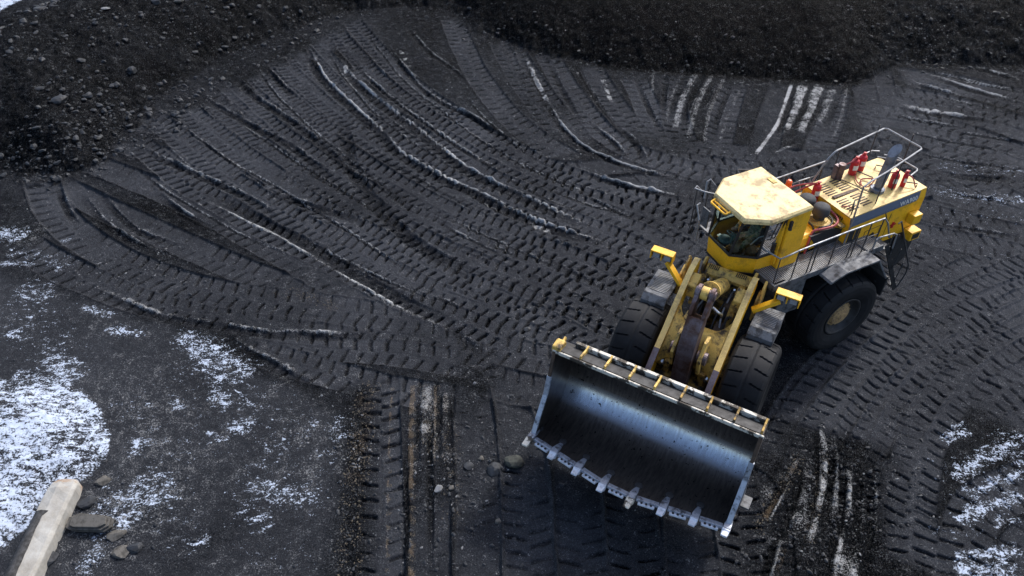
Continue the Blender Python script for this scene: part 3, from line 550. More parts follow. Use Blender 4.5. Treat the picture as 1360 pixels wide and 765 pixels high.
# concrete beam
m, t, b = mat('old_concrete'); n1 = noise(t, 2.2, 8, .7); n2 = noise(t, 18, 4, .6); tc = N(t,'ShaderNodeTexCoord'); sx = N(t,'ShaderNodeSeparateXYZ'); t.links.new(tc.outputs['Object'], sx.inputs[0])
c = mix(t, ramp(t, n1, .35, .7), (.33,.325,.305), (.20,.185,.16))
ru = mth('ADD', ramp(t, sx.outputs[0], -.05, .0), 0) if False else ramp(t, mth('ADD', mth('MULTIPLY', sx.outputs[0], .55), mth('MULTIPLY', n1, .9)), .33, .50); c = mix(t, ru, c, (.22,.12,.055))
c = mix(t, ramp(t, n2, .62, .7), c, (.28,.26,.22)); t.links.new(c, b.inputs['Base Color']); b.inputs['Roughness'].default_value = .85; bump(t, b, n2, .3, .02); M['concrete'] = m
M['coalpatch'] = worn('coal_crust', (.045,.045,.048), (.012,.012,.012), .4, .6, .8, 0, 9, spots=False)
p0 = Vector((*G(88,632,.45),0)); p1 = Vector((*G(12,790,.45),0)); dr = (p0-p1).normalized(); L_ = (p0-p1).length+2.0
beam = empty('concrete_beam', (p0.x,p0.y,ZH(p0.x,p0.y)-.12), math.atan2(dr.y,dr.x))
def profile(x, hw, hz_): return [(x,-hw,0),(x,-hw,hz_*.78),(x,-hw*.8,hz_*.92),(x,hw*.2,hz_),(x,hw,hz_*.9),(x,hw,0)]
bb_ = MB(); rows = []
for k, x_ in enumerate(np.r_[np.linspace(-L_,-.35,26),[-.18,-.03]]):
    kf = 1 if x_ < -.3 else (.93 if x_ < -.1 else .80); pr_ = profile(float(x_),.32*kf,.55*kf); rows.append([len(bb_.v)+i for i in range(6)])
    bb_.v += [(p[0],p[1]+random.uniform(-.012,.012),p[2]+random.uniform(-.012,.012)) for p in pr_]
for a_, b_ in zip(rows[:-1],rows[1:]):
    for i in range(5): bb_.f.append((a_[i],a_[i+1],b_[i+1],b_[i]))
    bb_.f.append((a_[5],a_[0],b_[0],b_[5]))
bb_.f += [tuple(rows[0]), tuple(rows[-1])[::-1]]
bb_.build('beam_body', 'concrete', beam, bevel=.015)
cr_ = MB(); up_ = []; ed_ = []
for k in range(25):
    x_ = -1.0-k*(L_-1.2)/24; w0 = .12+.012*math.sin(k*.6)+.011*k+random.uniform(-.014,.014); w0 = min(w0,.36) if k else .25
    hw = -.0; up_.append((x_, .298, .52+.015)); ed_.append((x_, .298-min(.08+w0*.85,.30), .555+.008))
n_ = len(up_); mid_ = [(a_[0],(a_[1]+b_[1])/2,(a_[2]+b_[2])/2+.045) for a_, b_ in zip(up_,ed_)]
dn = [(a_[0],a_[1],a_[2]-.05) for a_ in up_]; de = [(a_[0],a_[1],a_[2]-.05) for a_ in ed_]
cr_.v = dn+up_+mid_+ed_+de
for r_ in range(4):
    for k in range(n_-1): cr_.f.append((r_*n_+k,r_*n_+k+1,(r_+1)*n_+k+1,(r_+1)*n_+k))
cr_.build('coal_crust', 'coalpatch', beam, smooth=True)
tag(beam, 'pale concrete beam with a rust stained end poking out of the snow', 'beam')
# ------------------------------------------------------------------ wheel loader (x forward, y to its left, z up; origin = articulation hinge on the ground)
HX, HY = 6.233, 16.73
WL = empty('wheel_loader', (HX,HY,-.03), R(207.21))
tag(WL, 'big yellow articulated wheel loader with its empty bucket turned towards the viewer', 'wheel loader')
FR = Matrix.Rotation(R(240.58-207.21),4,'Z')
def rear(mb, name, m, parent=WL, **k): return mb.build(name, m, parent, **k)
def front(mb, name, m, parent=WL, **k): return mb.build(name, m, parent, mw=FR if parent is WL else None, **k)
# wheels
def tyre_mesh(Rt=1.28, W=1.10, rim=.62):
    nA = 360; prof = []
    for (y, r_) in ((-.42,rim),(-.47,.70),(-.53,.86),(-.55,1.0),(-.54,1.12),(-.50,1.20),(-.44,1.25)): prof.append((y*W/1.1,r_/1.28*Rt))
    for q in np.linspace(-.38,.38,15): prof.append((q*W/1.1, Rt-.03*(q/.4)**2))
    for (y, r_) in ((.44,1.25),(.50,1.20),(.54,1.12),(.55,1.0),(.53,.86),(.47,.70),(.42,rim)): prof.append((y*W/1.1,r_/1.28*Rt))
    n = len(prof); mb = MB(); lugs = 20
    for i in range(nA):
        a = 2*math.pi*i/nA
        for (y, r_) in prof:
            sd_ = 0 if y > 0 else .5; ph = (lugs*(a+abs(y)*.16)/(2*math.pi)+sd_)%1
            if .15 < abs(y) < .50 and r_ > 1.17 and abs(ph-.5) < .050: r_ -= .055
            if r_ > Rt-.05 and abs(y) < .04: r_ -= .02
            mb.v.append((math.cos(a)*r_, y, math.sin(a)*r_))
    for i in range(nA):
        for j in range(n-1):
            p = i*n+j; q = ((i+1)%nA)*n+j; mb.f.append((p,q,q+1,p+1))
    return mb
def lathe(mb, prof, n=48, ax='y', c=(0,0,0)):
    k0 = len(mb.v); L = len(prof)
    for i in range(n):
        a = 2*math.pi*i/n
        for (h, r_) in prof:
            mb.v.append((c[0]+math.cos(a)*r_, c[1]+h, c[2]+math.sin(a)*r_) if ax=='y' else (c[0]+math.cos(a)*r_, c[1]+math.sin(a)*r_, c[2]+h) if ax=='z' else (c[0]+h, c[1]+math.cos(a)*r_, c[2]+math.sin(a)*r_))
    for i in range(n):
        for j in range(L-1): p = k0+i*L+j; q = k0+((i+1)%n)*L+j; mb.f.append((p,q,q+1,p+1))
    return mb
tyre_me = None
def wheel(x, y, side, fr):
    global tyre_me
    wobj = bpy.data.objects.new('wheel', None); COL.objects.link(wobj); wobj.parent = WL; wobj.empty_display_size = .3
    wobj.matrix_local = (FR if fr else Matrix.Identity(4))@Matrix.Translation((x,y,1.28))@Matrix.Rotation(R(random.uniform(0,18)),4,'Y')
    if tyre_me is None:
        o = tyre_mesh().build('tyre','tyre',wobj); tyre_me = o.data
        for p in tyre_me.polygons: p.use_smooth = False
    else:
        o = bpy.data.objects.new('tyre', tyre_me); COL.objects.link(o); o.parent = wobj
    s_ = side
    rm = lathe(MB(), [(s_*.42,.62),(s_*.47,.66),(s_*.48,.61),(s_*.44,.585),(s_*.34,.57),(s_*.30,.50),(s_*.26,.46),(s_*.25,.30),(-s_*.2,.30),(-s_*.42,.62)]); rm.build('rim','frame',wobj,smooth=True)
    hb = lathe(MB(), [(s_*.25,.42),(s_*.30,.42),(s_*.33,.36),(s_*.36,.34),(s_*.40,.31),(s_*.44,.14),(s_*.46,.12),(s_*.46,0.001)])
    for k in range(14):
        a = 2*math.pi*k/14; lathe(hb, [(s_*.29,.025),(s_*.345,.025),(s_*.345,.001)], 6, 'y', (math.cos(a)*.385,0,math.sin(a)*.385))
    hb.build('hub','hub',wobj)
wheel(-2.72,1.50,1,0); wheel(-2.72,-1.50,-1,0); wheel(2.72,1.50,1,1); wheel(2.72,-1.50,-1,1)
# frames and axles
f_ = MB(); f_.box(-5.3,-.3,-.62,.62,1.0,2.1); f_.box(-.9,.35,-.35,.35,1.0,2.9); f_.box(-3.1,-2.3,-1.2,1.2,.95,1.6); f_.box(-4.4,-.9,-.85,.85,2.0,3.0); rear(f_,'rear_frame','frame',bevel=.03)
f_ = MB(); f_.box(.15,3.6,-.55,-.38,1.0,1.9); f_.box(.15,3.6,.38,.55,1.0,1.9); f_.box(.15,1.2,-.5,.5,.9,2.3); f_.box(2.3,3.15,-1.2,1.2,.95,1.6); f_.box(.5,3.7,-.6,.6,1.0,1.5)
f_.prism([(.7,2.5),(1.0,3.05),(1.5,3.1),(2.0,2.6)],'y',-.62,-.44); f_.prism([(.7,2.5),(1.0,3.05),(1.5,3.1),(2.0,2.6)],'y',.44,.62); front(f_,'front_frame','grimy',bevel=.02)
# ---- cab
cab = bpy.data.objects.new('cab', None); COL.objects.link(cab); cab.parent = WL
FT = [(.66,-.56),(.72,.40),(.12,.82),(-1.15,.86),(-1.15,-.95),(.02,-.95)]
FB = [(.60,-.54),(.66,.36),(.08,.76),(-1.15,.84),(-1.15,-.92),(.0,-.92)]
RF = [(.70,-.50),(.74,.66),(.16,1.0),(-1.1,.96),(-1.1,-.96),(.06,-.96)]
zf, zg, zr = 3.02, 3.66, 4.98
lowc = MB(); k_ = [(x,y,zf) for x,y in FB]+[(x,y,zg) for x,y in FT]
lowc.add(k_, [(0,1,2,3,4,5)[::-1]]+[(i,(i+1)%6,6+(i+1)%6,6+i) for i in range(6)])
for P in ((0,1),(1,2)):   # raised seams between the panels
    a_, b_ = k_[P[1]], k_[P[1]+6]; lowc.tube([(a_[0]+.005,a_[1],a_[2]),(b_[0]+.005,b_[1],b_[2])], .012, 6)
lowc.build('cab_body','yellow',cab)
fl_ = MB().prism([(x*.97,y*.97) for x,y in FT],'z',3.05,3.09); fl_.build('cab_floor','black',cab)
# pillars, window frames and panes
fm = MB(); top = [(x*.97,y*.93) for x,y in RF]
def PT(i, z): q = (z-zg)/(zr-zg); i %= 6; return Vector((FT[i][0]*(1-q)+top[i][0]*q, FT[i][1]*(1-q)+top[i][1]*q, z))
for i in range(6): fm.tube([PT(i,zg),PT(i,zr)], .035, 6)
for i in range(6):
    fm.bar(PT(i,zg+.02),PT(i+1,zg+.02),.05,.06); fm.bar(PT(i,zr-.04),PT(i+1,zr-.04),.05,.08)
fm.bar(PT(2,zg)*.5+PT(3,zg)*.5, PT(2,zr)*.5+PT(3,zr)*.5,.06,.06)
fm.build('window_frame','black',cab)
for i in range(6):
    a_, b_, c_, d_ = PT(i,zg+.05), PT(i+1,zg+.05), PT(i+1,zr-.08), PT(i,zr-.08)
    MB().add([a_,b_,c_,d_],[(0,1,2,3)]).build('window_pane','glass',cab)
# solid rear wall of the cab, the yellow box-section column behind the door
rw = MB(); rw.box(-1.19,-1.13,-.86,.80,zf,zr); rw.build('rear_wall','yellow',cab,bevel=.01)
cl_ = MB(); cl_.box(-1.22,-.52,.70,.99,2.86,4.96); cl_.box(-.50,-.44,.78,.93,3.3,4.96); cl_.build('cab_pillar','yellow',cab,bevel=.03)
bx_ = MB(); bx_.box(-.58,-.50,.99,1.06,4.62,4.80); bx_.tube([(-.54,1.02,4.6),(-.54,1.04,4.52)],.05,8); bx_.build('work_lamp','black',cab,bevel=.01)
# roof
RFO = [(.80,-.55),(.84,.72),(.24,1.10),(-1.16,1.04),(-1.19,-1.04),(.12,-1.04)]
rf = MB(); rf.prism(RFO,'z',4.97,5.06); n_ = 6
ins = [(x*.955-.005,y*.955) for x,y in RFO]
rf.add([(x,y,5.06) for x,y in RFO]+[(x,y,5.115) for x,y in ins], [tuple(range(6,12))]+[(i,(i+1)%6,6+(i+1)%6,6+i) for i in range(6)])
roof = rf.build('cab_roof','roof',cab,bevel=.012)
hn = MB(); hn.tube([(.82,-.44,5.0),(.95,-.43,4.96),(.98,-.40,4.96),(1.0,.14,4.96),(.97,.18,4.96),(.84,.20,5.0)],.028,8); hn.bar((.86,-.42,4.97),(.88,.18,4.97),.05,.03); hn.build('grab_handle','yellow',roof)
sl3 = MB(); sl3.box(-1.02,-.88,-.46,-.20,5.116,5.135); sl3.build('roof_hatch','yellow_dusty',roof,bevel=.005)
# things inside the cab
ins_ = MB(); ins_.box(.28,.50,-.42,.36,3.2,3.62); ins_.box(-.1,.22,.44,.66,3.15,3.78); ins_.box(-.5,-.1,.48,.72,3.2,3.66); ins_.build('dashboard','black',cab,bevel=.03)
mo = MB(); mo.box(-.55,-.25,.55,.85,3.75,4.02, Matrix.Rotation(R(20),3,'Z')); mo.tube([(-.3,.6,3.6),(-.3,.6,3.8)],.03,8); mo.build('monitor_box','black',cab,bevel=.03)
tb = MB(); tb.tube([(.15,.5,3.9),(.0,.58,4.15),(-.2,.64,4.2),(-.28,.62,4.05),(-.18,.60,3.95),(-.1,.62,4.05)],.016,6); tb.build('cable_loop','rail',cab)
ns = MB(); ns.box(.30,.42,-.50,-.24,3.62,3.64, Matrix.Rotation(R(8),3,'Y')); ns.box(.42,.55,-.2,.05,3.55,3.57); ns.build('paper_note','white',cab)
st_ = MB(); st_.box(-.75,-.25,-.30,.24,3.42,3.56); st_.box(-.86,-.72,-.28,.22,3.5,4.25, Matrix.Rotation(R(-8),3,'Y')); st_.box(-.62,-.38,-.15,.09,3.05,3.42); st_.box(-.62,-.15,-.42,-.33,3.68,3.76); st_.build('driver_seat','seat',cab,bevel=.04)
stw = MB(); c0 = Vector((.30,-.02,3.93)); ang = R(58); ring = []
for k in range(25): a_ = 2*math.pi*k/24; ring.append(c0+Vector((math.cos(a_)*.2*math.sin(ang), math.sin(a_)*.2, math.cos(a_)*.2*math.cos(ang)+0)))
stw.tube(ring,.018,8,cap=False); stw.tube([c0,(.42,-.02,3.4)],.035,8)
for k in (0,8,16): stw.tube([c0,ring[k]],.014,6)
sw = stw.build('steering_wheel','teal',cab)
gb = MB(); lathe(gb,[(-.02,.001),(-.02,.19),(.03,.19),(.09,.15),(.12,.08),(.13,.001)],24,'z',(.40,-.20,3.66)); gb.build('round_fan','teal',cab,smooth=True)
# ---- hood and engine area
hood = bpy.data.objects.new('engine_hood', None); COL.objects.link(hood); hood.parent = WL
hb_ = MB(); hx0, hx1 = -2.98, -5.86
def hs(x): q = (x-hx0)/(hx1-hx0); return 4.03+.16*q
sec = lambda x, s_=1: [(x,.97*s_,2.62+.0),(x,.97*s_,3.78+.1*((x-hx0)/(hx1-hx0)))]
yl, yr = .97, -.92
V_ = []
for x in (hx0,-3.9,-4.9,hx1):
    z = hs(x); V_ += [(x,yl,2.66),(x,yl,z-.27),(x,yl-.05,z-.02),(x,yr+.05,z-.02),(x,yr,z-.27),(x,yr,2.66)]
hb_.v = V_
for s_ in range(3):
    for i in range(5):
        if i == 2: continue
        hb_.f.append((s_*6+i,s_*6+i+1,(s_+1)*6+i+1,(s_+1)*6+i))
hb_.f.append((0,1,2,3,4,5)[::-1]); hb_.f.append((18,19,20,21,22,23))
hb_.build('hood_side','yellow',hood,bevel=.012)
ht = MB(); ht.add([(x,y,hs(x)-.018+dz) for x in (hx0,hx1) for y in (yl-.05,yr+.05) for dz in (0,.02)], [(0,1,3,2),(4,6,7,5),(0,4,5,1),(2,3,7,6),(0,2,6,4),(1,5,7,3)]); ht.build('hood_top','hoodtop',hood,bevel=.008)
# blue grey band with white characters
bd = MB(); x1_ = -5.62
def side_pt(x, q):  # q 0..1 up the band on the left flank
    z = hs(x); return Vector((x, yl+.006-(.05*max(0,q-.10)/.9), z-.27+.25*q-.0))
bd.add([side_pt(hx0+.01,-.12),side_pt(hx0+.01,.10),side_pt(hx0+.01,1.0),side_pt(x1_,1.0),side_pt(x1_+.06,.1),side_pt(x1_+.12,-.12)], [(0,1,4,5),(1,2,3,4)])
band_o = bd.build('side_band','stripe',hood)
so_ = band_o.modifiers.new('solid','SOLIDIFY'); so_.thickness = .006; so_.offset = 1
def text(body, size, mtx, m_, parent, name='lettering', extr=.003, sp=1.0):
    cu = bpy.data.curves.new(name,'FONT'); cu.body = body; cu.size = size; cu.extrude = extr; cu.align_x = 'CENTER'; cu.align_y = 'CENTER'; cu.offset = .001; cu.space_character = sp
    o = bpy.data.objects.new(name, cu); dg = bpy.context.evaluated_depsgraph_get(); COL.objects.link(o); dg.update(); me_ = bpy.data.meshes.new_from_object(o.evaluated_get(bpy.context.evaluated_depsgraph_get()))
    bpy.data.objects.remove(o); o = bpy.data.objects.new(name, me_); COL.objects.link(o); me_.materials.clear(); me_.materials.append(M[m_]); o.parent = parent; o.matrix_local = mtx; return o
def axes(x, y, o): x = Vector(x).normalized(); y = Vector(y); y = (y-x*y.dot(x)).normalized(); z = x.cross(y); return Matrix(((x.x,y.x,z.x,o[0]),(x.y,y.y,z.y,o[1]),(x.z,y.z,z.z,o[2]),(0,0,0,1)))
pm = side_pt(-5.18,.30)
text('WA900', .20, axes((-1,0,.055),(0,-.05,.25),(pm.x,pm.y+.012,pm.z)), 'white', band_o, sp=1.1)
# dark marks on the front face of the hood: three short blocks of characters too small to read
for c_y, n_, s_ in ((-.60,4,1),(.0,5,1),(.50,5,1)):
    ff = MB()
    for k in range(n_): ff.box(hx0+.004,hx0+.012,c_y+k*.062-.1,c_y+k*.062-.062,3.80+(.02 if k%2 else 0),3.89)
    ff.build('front_marking','black',hood)
# louvres on the top: four groups of slots and the dark strip between them
for (gx, gy) in ((-3.36,-.42),(-3.86,-.42),(-3.36,.40),(-3.86,.40)):
    lv = MB()
    for k in range(6): 
        y_ = gy-.24+k*.095; z = hs(gx)+.004; lv.box(gx-.18,gx+.18,y_,y_+.042,z-.01,z+.008)
    lv.build('louvre','rust',hood)
ds = MB(); ds.box(-4.35,-3.2,-.055,.055,hs(-3.8)-.02,hs(-3.8)+.022); ds.build('centre_strip','rust',hood,bevel=.01)
for (pp) in ([(-4.6,-.55,0),(-4.6,-.55,.12),(-4.75,-.1,.12),(-4.75,-.1,0)],[(-5.3,-.5,0),(-5.3,-.5,.12),(-5.55,-.2,.12),(-5.55,-.2,0)],[(-5.35,.5,0),(-5.35,.5,.12),(-5.6,.75,.12),(-5.6,.75,0)],[(-3.3,.62,0),(-3.3,.62,.3),(-3.1,.8,.3),(-3.1,.8,-.05)]):
    MB().tube([(x,y,hs(x)+z) for x,y,z in pp],.018,6).build('hood_handle','raildark',hood)
# side door louvre, red marking, latches
sd_ = MB(); sd_.box(-3.28,-3.08,yl+.002,yl+.012,3.05,3.62); sd_.box(-3.45,-3.34,yl+.002,yl+.012,3.05,3.62); sd_.build('side_grille','black',hood)
sd_ = MB(); sd_.box(-4.90,-4.83,yl+.002,yl+.03,3.12,3.32); sd_.box(-4.99,-4.78,yl+.002,yl+.018,3.2,3.25); sd_.build('red_latch','red',hood)
sd_ = MB()
for (a_, b_) in (((-3.75,3.35),(-3.75,2.8)),((-3.75,3.35),(-4.35,3.38)),((-4.35,3.38),(-4.35,2.8))): sd_.tube([(a_[0],yl+.004,a_[1]),(b_[0],yl+.004,b_[1])],.008,5)
sd_.tube([(-4.62,yl+.004,3.7),(-4.62,yl+.004,2.7)],.007,5); sd_.build('door_seam','rust',hood)
# counterweight / rear end
cw = MB(); cw.prism([(-5.2,1.5),(-5.2,2.75),(-5.84,2.75),(-6.0,2.5),(-5.95,1.7),(-5.7,1.45)],'y',-1.25,1.10); rear(cw,'counterweight','frame',bevel=.04)
rg = MB(); rg.box(-5.93,-5.86,-.8,.85,2.9,4.0); rear(rg,'radiator_grille','black')
tl = MB(); tl.box(-5.72,-5.38,.98,1.22,3.18,3.50); rear(tl,'tail_lamp_box','yellow',bevel=.02)
tl2 = MB(); tl2.box(-5.86,-5.46,1.0,1.30,2.62,2.92); t2 = rear(tl2,'tail_lamp_box','yellow',bevel=.02); tl3 = MB(); tl3.box(-5.8,-5.52,1.30,1.31,2.68,2.86); tl3.build('lamp_recess','black',t2)
# intermediate box with the two pre-cleaners
ib = MB(); ib.prism([(-.62,3.7),(-.62,3.0),(.56,3.0),(.72,3.15),(.78,3.45),(.74,3.66),(.68,3.74),(-.55,3.74)],'x',-2.92,-1.35); rear(ib,'air_filter_box','yellow',bevel=.02)
ib2 = MB(); ib2.box(-2.9,-2.72,-.9,.9,3.74,3.80); ib2.box(-1.9,-1.4,-.9,-.62,3.1,3.6); rear(ib2,'box_ledge','yellow_dusty',bevel=.01)
for (x, y) in ((-2.36,-.16),(-2.42,.34)):
    pc = MB(); lathe(pc,[(3.74-3.74,.001),(0,.34),(.05,.34),(.06,.26),(.10,.24),(.10,.001)],32,'z',(x,y,3.75)); base = rear(pc,'precleaner_base','yellow_dusty',smooth=False)
    pc = MB(); lathe(pc,[(0,.16),(.14,.165),(.16,.23),(.20,.245),(.36,.235),(.42,.20),(.45,.12),(.455,.001)],32,'z',(x,y,3.84)); o = rear(pc,'precleaner','greycap'); 
    for p in o.data.polygons: p.use_smooth = True
# exhaust
ex = MB(); e0 = Vector((-4.52,.33,hs(-4.5))); ed = Vector((-.07,.02,1)).normalized()
ex.tube([e0, e0+ed*.10], .20, 20); ex.tube([e0+ed*.1, e0+ed*.16, e0+ed*.6, e0+ed*1.02], [.10,.125,.135,.135], 24)
k0 = len(ex.v); u_ = Vector((1,0,.07)).normalized(); v_ = Vector((0,1,-.02)).normalized(); nn = 24
for hgt, r_ in ((1.0,.135),(1.15,.145)):
    for j in range(nn):
        a_ = 2*math.pi*j/nn; ex.v.append(tuple(e0+ed*(hgt+(.17*(1-math.cos(a_)) if hgt > 1.1 else 0))+u_*math.cos(a_)*r_+v_*math.sin(a_)*r_))
for j in range(nn): ex.f.append((k0+j,k0+(j+1)%nn,k0+nn+(j+1)%nn,k0+nn+j))
ex.f.append(tuple(k0+nn+j for j in range(nn)))
rear(ex,'exhaust_stack','exhaust')
# fire suppression cylinders
def cyl(x, y, z, h=.5, r_=.115, tilt=(0,0)):
    d = Vector((tilt[0],tilt[1],1)).normalized(); p = Vector((x,y,z)); c_ = MB()
    hs_ = [(0,.9),(.02,1),(.80,1),(.90,.82),(.96,.45),(1.0,.40)]; c_.tube([p+d*h*a_ for a_,_ in hs_],[r_*b_ for _,b_ in hs_],18)
    o = rear(c_,'suppression_cylinder','red',smooth=False); l = MB()
    pts = []; ax1 = Vector((.3,.95,0)).normalized(); ax2 = Vector((-.95,.3,0))
    for zz in (h*.35,h*.65):
        for k in range(-3,4): a_ = k*.25; pts.append(p+d*zz+(ax1*math.cos(a_)+ax2*math.sin(a_))*(r_+.004))
    l.v = [tuple(q) for q in pts]; l.f = [(i,i+1,i+8,i+7) for i in range(6)]; l.build('label_patch','white',o)
    v = MB(); v.tube([p+d*h,p+d*(h+.07)],.045,8); v.tube([p+d*(h+.03)+Vector((-.09,0,0)),p+d*(h+.03)+Vector((.09,0,0))],.02,6); v.build('valve','red',o)
zh = hs(-4.5)
cyl(-2.95,-.42,3.82,.55); cyl(-4.50,-.62,zh+.02,.52); cyl(-4.86,-.68,zh+.03,.52); cyl(-5.02,.40,zh+.03,.50,.11); cyl(-5.30,.52,zh+.05,.45,.07)
cc_ = MB(); cc_.tube([(-4.02,-.66,hs(-4)),(-4.02,-.66,hs(-4)+.5)],.10,14); cc_.box(-3.98,-3.86,-.80,-.66,hs(-4),hs(-4)+.45); rear(cc_,'grey_cylinder','link')
H_ = lambda pts, r_, m_, nm='hose': rear(MB().tube(arc(pts,6),r_,6),nm,m_)
H_([(-2.95,-.42,4.42),(-2.7,-.62,4.2),(-2.4,-.75,4.0),(-2.0,-.80,3.9),(-1.6,-.75,4.0),(-1.25,-.72,4.05)],.03,'hose')
H_([(-2.9,-.5,4.35),(-2.6,-.85,4.15),(-2.1,-.95,4.0),(-1.6,-.85,4.1),(-1.3,-.8,3.9)],.025,'hose')
H_([(-2.85,-.30,3.85),(-2.92,.1,3.9),(-2.86,.6,3.86),(-2.6,.78,3.82),(-2.2,.74,3.80),(-1.9,.70,3.79),(-1.72,.80,3.5),(-1.68,.82,3.1)],.035,'hose')
H_([(-2.8,-.35,3.85),(-2.78,.1,3.85),(-2.72,.55,3.84),(-2.5,.70,3.8),(-2.1,.66,3.79),(-1.85,.74,3.6),(-1.8,.80,3.1)],.028,'blackhose')
H_([(-1.9,-.3,3.8),(-2.0,.0,3.82),(-2.05,.5,3.8),(-1.95,.74,3.6)],.03,'blackhose')
H_([(-4.5,-.62,zh+.58),(-4.3,-.6,zh+.5),(-4.1,-.62,zh+.45),(-3.95,-.7,zh+.4)],.022,'hose')
H_([(-4.5,-.5,zh+.05),(-4.3,-.2,zh+.04),(-4.35,.1,zh+.04),(-4.6,.1,zh+.2),(-4.7,-.1,zh+.1),(-4.5,-.25,zh+.05),(-4.3,-.05,zh+.04)],.018,'hose')
H_([(-4.0,-.6,zh),(-4.1,-.2,zh+.03),(-4.2,.2,zh+.03),(-4.4,.45,zh+.03)],.016,'blackhose')
H_([(-4.95,.4,zh+.55),(-4.8,.2,zh+.4),(-4.7,.1,zh+.15)],.018,'hose')
H_([(-5.25,.5,zh+.5),(-5.45,.65,zh+.35),(-5.5,.8,zh+.1)],.018,'hose')
H_([(-2.98,.2,3.9),(-3.2,.5,4.1),(-3.3,.6,4.08)],.015,'hose')
bc = MB(); lathe(bc,[(0,.11),(.05,.11),(.08,.09),(.20,.085),(.25,.05),(.26,.001)],18,'z',(-2.55,-1.10,3.95)); bc.tube([(-2.55,-1.1,3.5),(-2.55,-1.1,3.95)],.03,6); rear(bc,'beacon','beacon')
bc = MB(); bc.box(-6.35,-6.1,-.05,.1,3.75,3.86); bc.tube([(-5.9,.02,3.7),(-6.2,.02,3.8)],.025,6); rear(bc,'rear_lamp','white')
# rail round the hood top
up = MB(); zt = 5.15
up.tube(arc([(-3.02,-.72,4.2),(-3.25,-.66,4.85),(-3.5,-.66,5.12),(-3.7,-.68,zt)],4)+[Vector(p) for p in ((-5.72,-.97,zt),(-5.80,-.90,zt),(-5.86,.26,zt),(-5.8,.33,zt),(-4.1,.74,zt),(-3.3,.88,zt-.02),(-3.02,.92,zt-.1))],.026,8); up.tube([(-3.02,.92,zt-.1),(-3.0,.985,4.0),(-2.96,1.0,3.0)],.026,8); rear(up,'hood_rail','rail')
up = MB()
for (x,y,z0_,z1_) in ((-4.02,-.9,hs(-4),zt-.02),(-5.45,-.95,hs(-5),5.35),(-5.86,-.1,hs(-5.8),5.38),(-4.05,.75,hs(-4),zt),(-4.9,.52,hs(-4.9),zt)): rear(MB().tube([(x,y,z0_),(x,y,z1_)],.018,6),'rail_post','raildark')
up = MB()
up = MB(); up.tube([(-5.0,-.95,4.2),(-5.2,-1.1,4.28),(-5.75,-1.12,4.3),(-5.95,-1.0,4.3)],.024,6); up.tube([(-6.0,-.85,4.25),(-6.25,-.5,4.25),(-6.28,.15,4.25),(-6.2,.22,4.25),(-5.9,.28,4.2)],.024,6); up.tube([(-5.8,-.9,4.2),(-6.2,-.4,4.24)],.02,6); rear(up,'rear_bar','rail')
# ---- left deck, rails, fender, stair
ZD = 3.18
dk = MB(); dk.box(-2.05,-.42,.80,1.50,ZD-.04,ZD); dk.box(-.42,.02,.42,1.42,ZD-.04,ZD-.002); dk.box(-3.9,-2.055,.80,1.50,ZD-.04,ZD+.002); rear(dk,'left_deck','grate')
dk = MB(); dk.box(-3.95,.04,1.50,1.56,ZD-.16,ZD+.03); dk.box(-.02,.05,.40,1.5,ZD-.16,ZD+.03); rear(dk,'deck_edge','greydeck',bevel=.01)
sk = MB(); sk.box(-1.30,-.45,.95,1.45,1.75,ZD-.05); rear(sk,'side_tank','greydeck',bevel=.03)
sh = MB(); sh.prism([(-1.75,3.72),(-2.2,3.1),(-2.3,3.05),(-2.75,3.05),(-2.9,3.2),(-2.95,3.6),(-2.5,3.75)],'y',.72,.80); rear(sh,'recess_shade_plate','black')  # solid black plate, the darkness of a recess put into its colour
def railing(pts, posts, mat_='rail', name='handrail', r_=.024, mid=True, zb=ZD):
    a_ = MB(); a_.tube(pts, r_, 8); o = rear(a_, name, mat_)
    for p in posts: MB().tube([(p[0],p[1],zb),(p[0],p[1],p[2])], .018, 6).build('post','raildark',o)
    if mid: MB().tube([(p[0],p[1],(p[2]+zb)/2) for p in posts], .014, 6).build('middle_rail','raildark',o)
    return o
zr_ = 4.14
railing([(.0,.62,ZD+.55),(.0,.66,zr_-.3),(-.02,.9,zr_-.2),(-.05,1.42,zr_-.12),(-.3,1.46,zr_-.05)]+[(-.6,1.47,zr_),(-2.2,1.47,zr_+.05),(-3.62,1.47,zr_+.05),(-3.85,1.47,zr_-.2),(-4.15,1.47,3.35)],
        [(-.05,1.42,zr_-.12),(-.62,1.47,zr_),(-1.15,1.47,zr_),(-1.3,1.47,zr_),(-1.95,1.47,zr_+.04),(-2.6,1.47,zr_+.04),(-2.75,1.47,zr_+.04),(-3.15,1.47,zr_+.04),(-3.6,1.47,zr_+.04)])
railing([(-3.4,1.6,ZD+.1),(-3.42,1.6,3.62),(-3.5,1.6,3.66),(-4.1,1.6,3.6),(-4.25,1.6,3.5),(-4.3,1.6,3.0)], [(-3.42,1.6,3.6),(-4.1,1.6,3.6)], mid=False)
fd = MB(); fd.prism([(-1.55,3.02),(-1.60,3.08),(-2.1,3.24),(-3.30,3.24),(-3.95,2.35),(-3.90,2.32),(-3.27,3.18),(-2.1,3.18),(-1.62,3.0)],'y',1.57,2.02); fd.prism([(-3.30,3.24),(-3.27,3.16),(-3.95,2.3),(-4.0,2.34)],'y',.9,1.565); rear(fd,'rear_fender','greydeck',bevel=.012)
fl2 = MB(); fl2.box(-4.02,-3.96,1.15,2.02,1.65,2.36); fl2.prism([(-3.3,3.17),(-3.93,2.33),(-3.93,1.75),(-3.3,2.6)],'y',.95,1.0); rear(fl2,'mud_flap','black',bevel=.01)
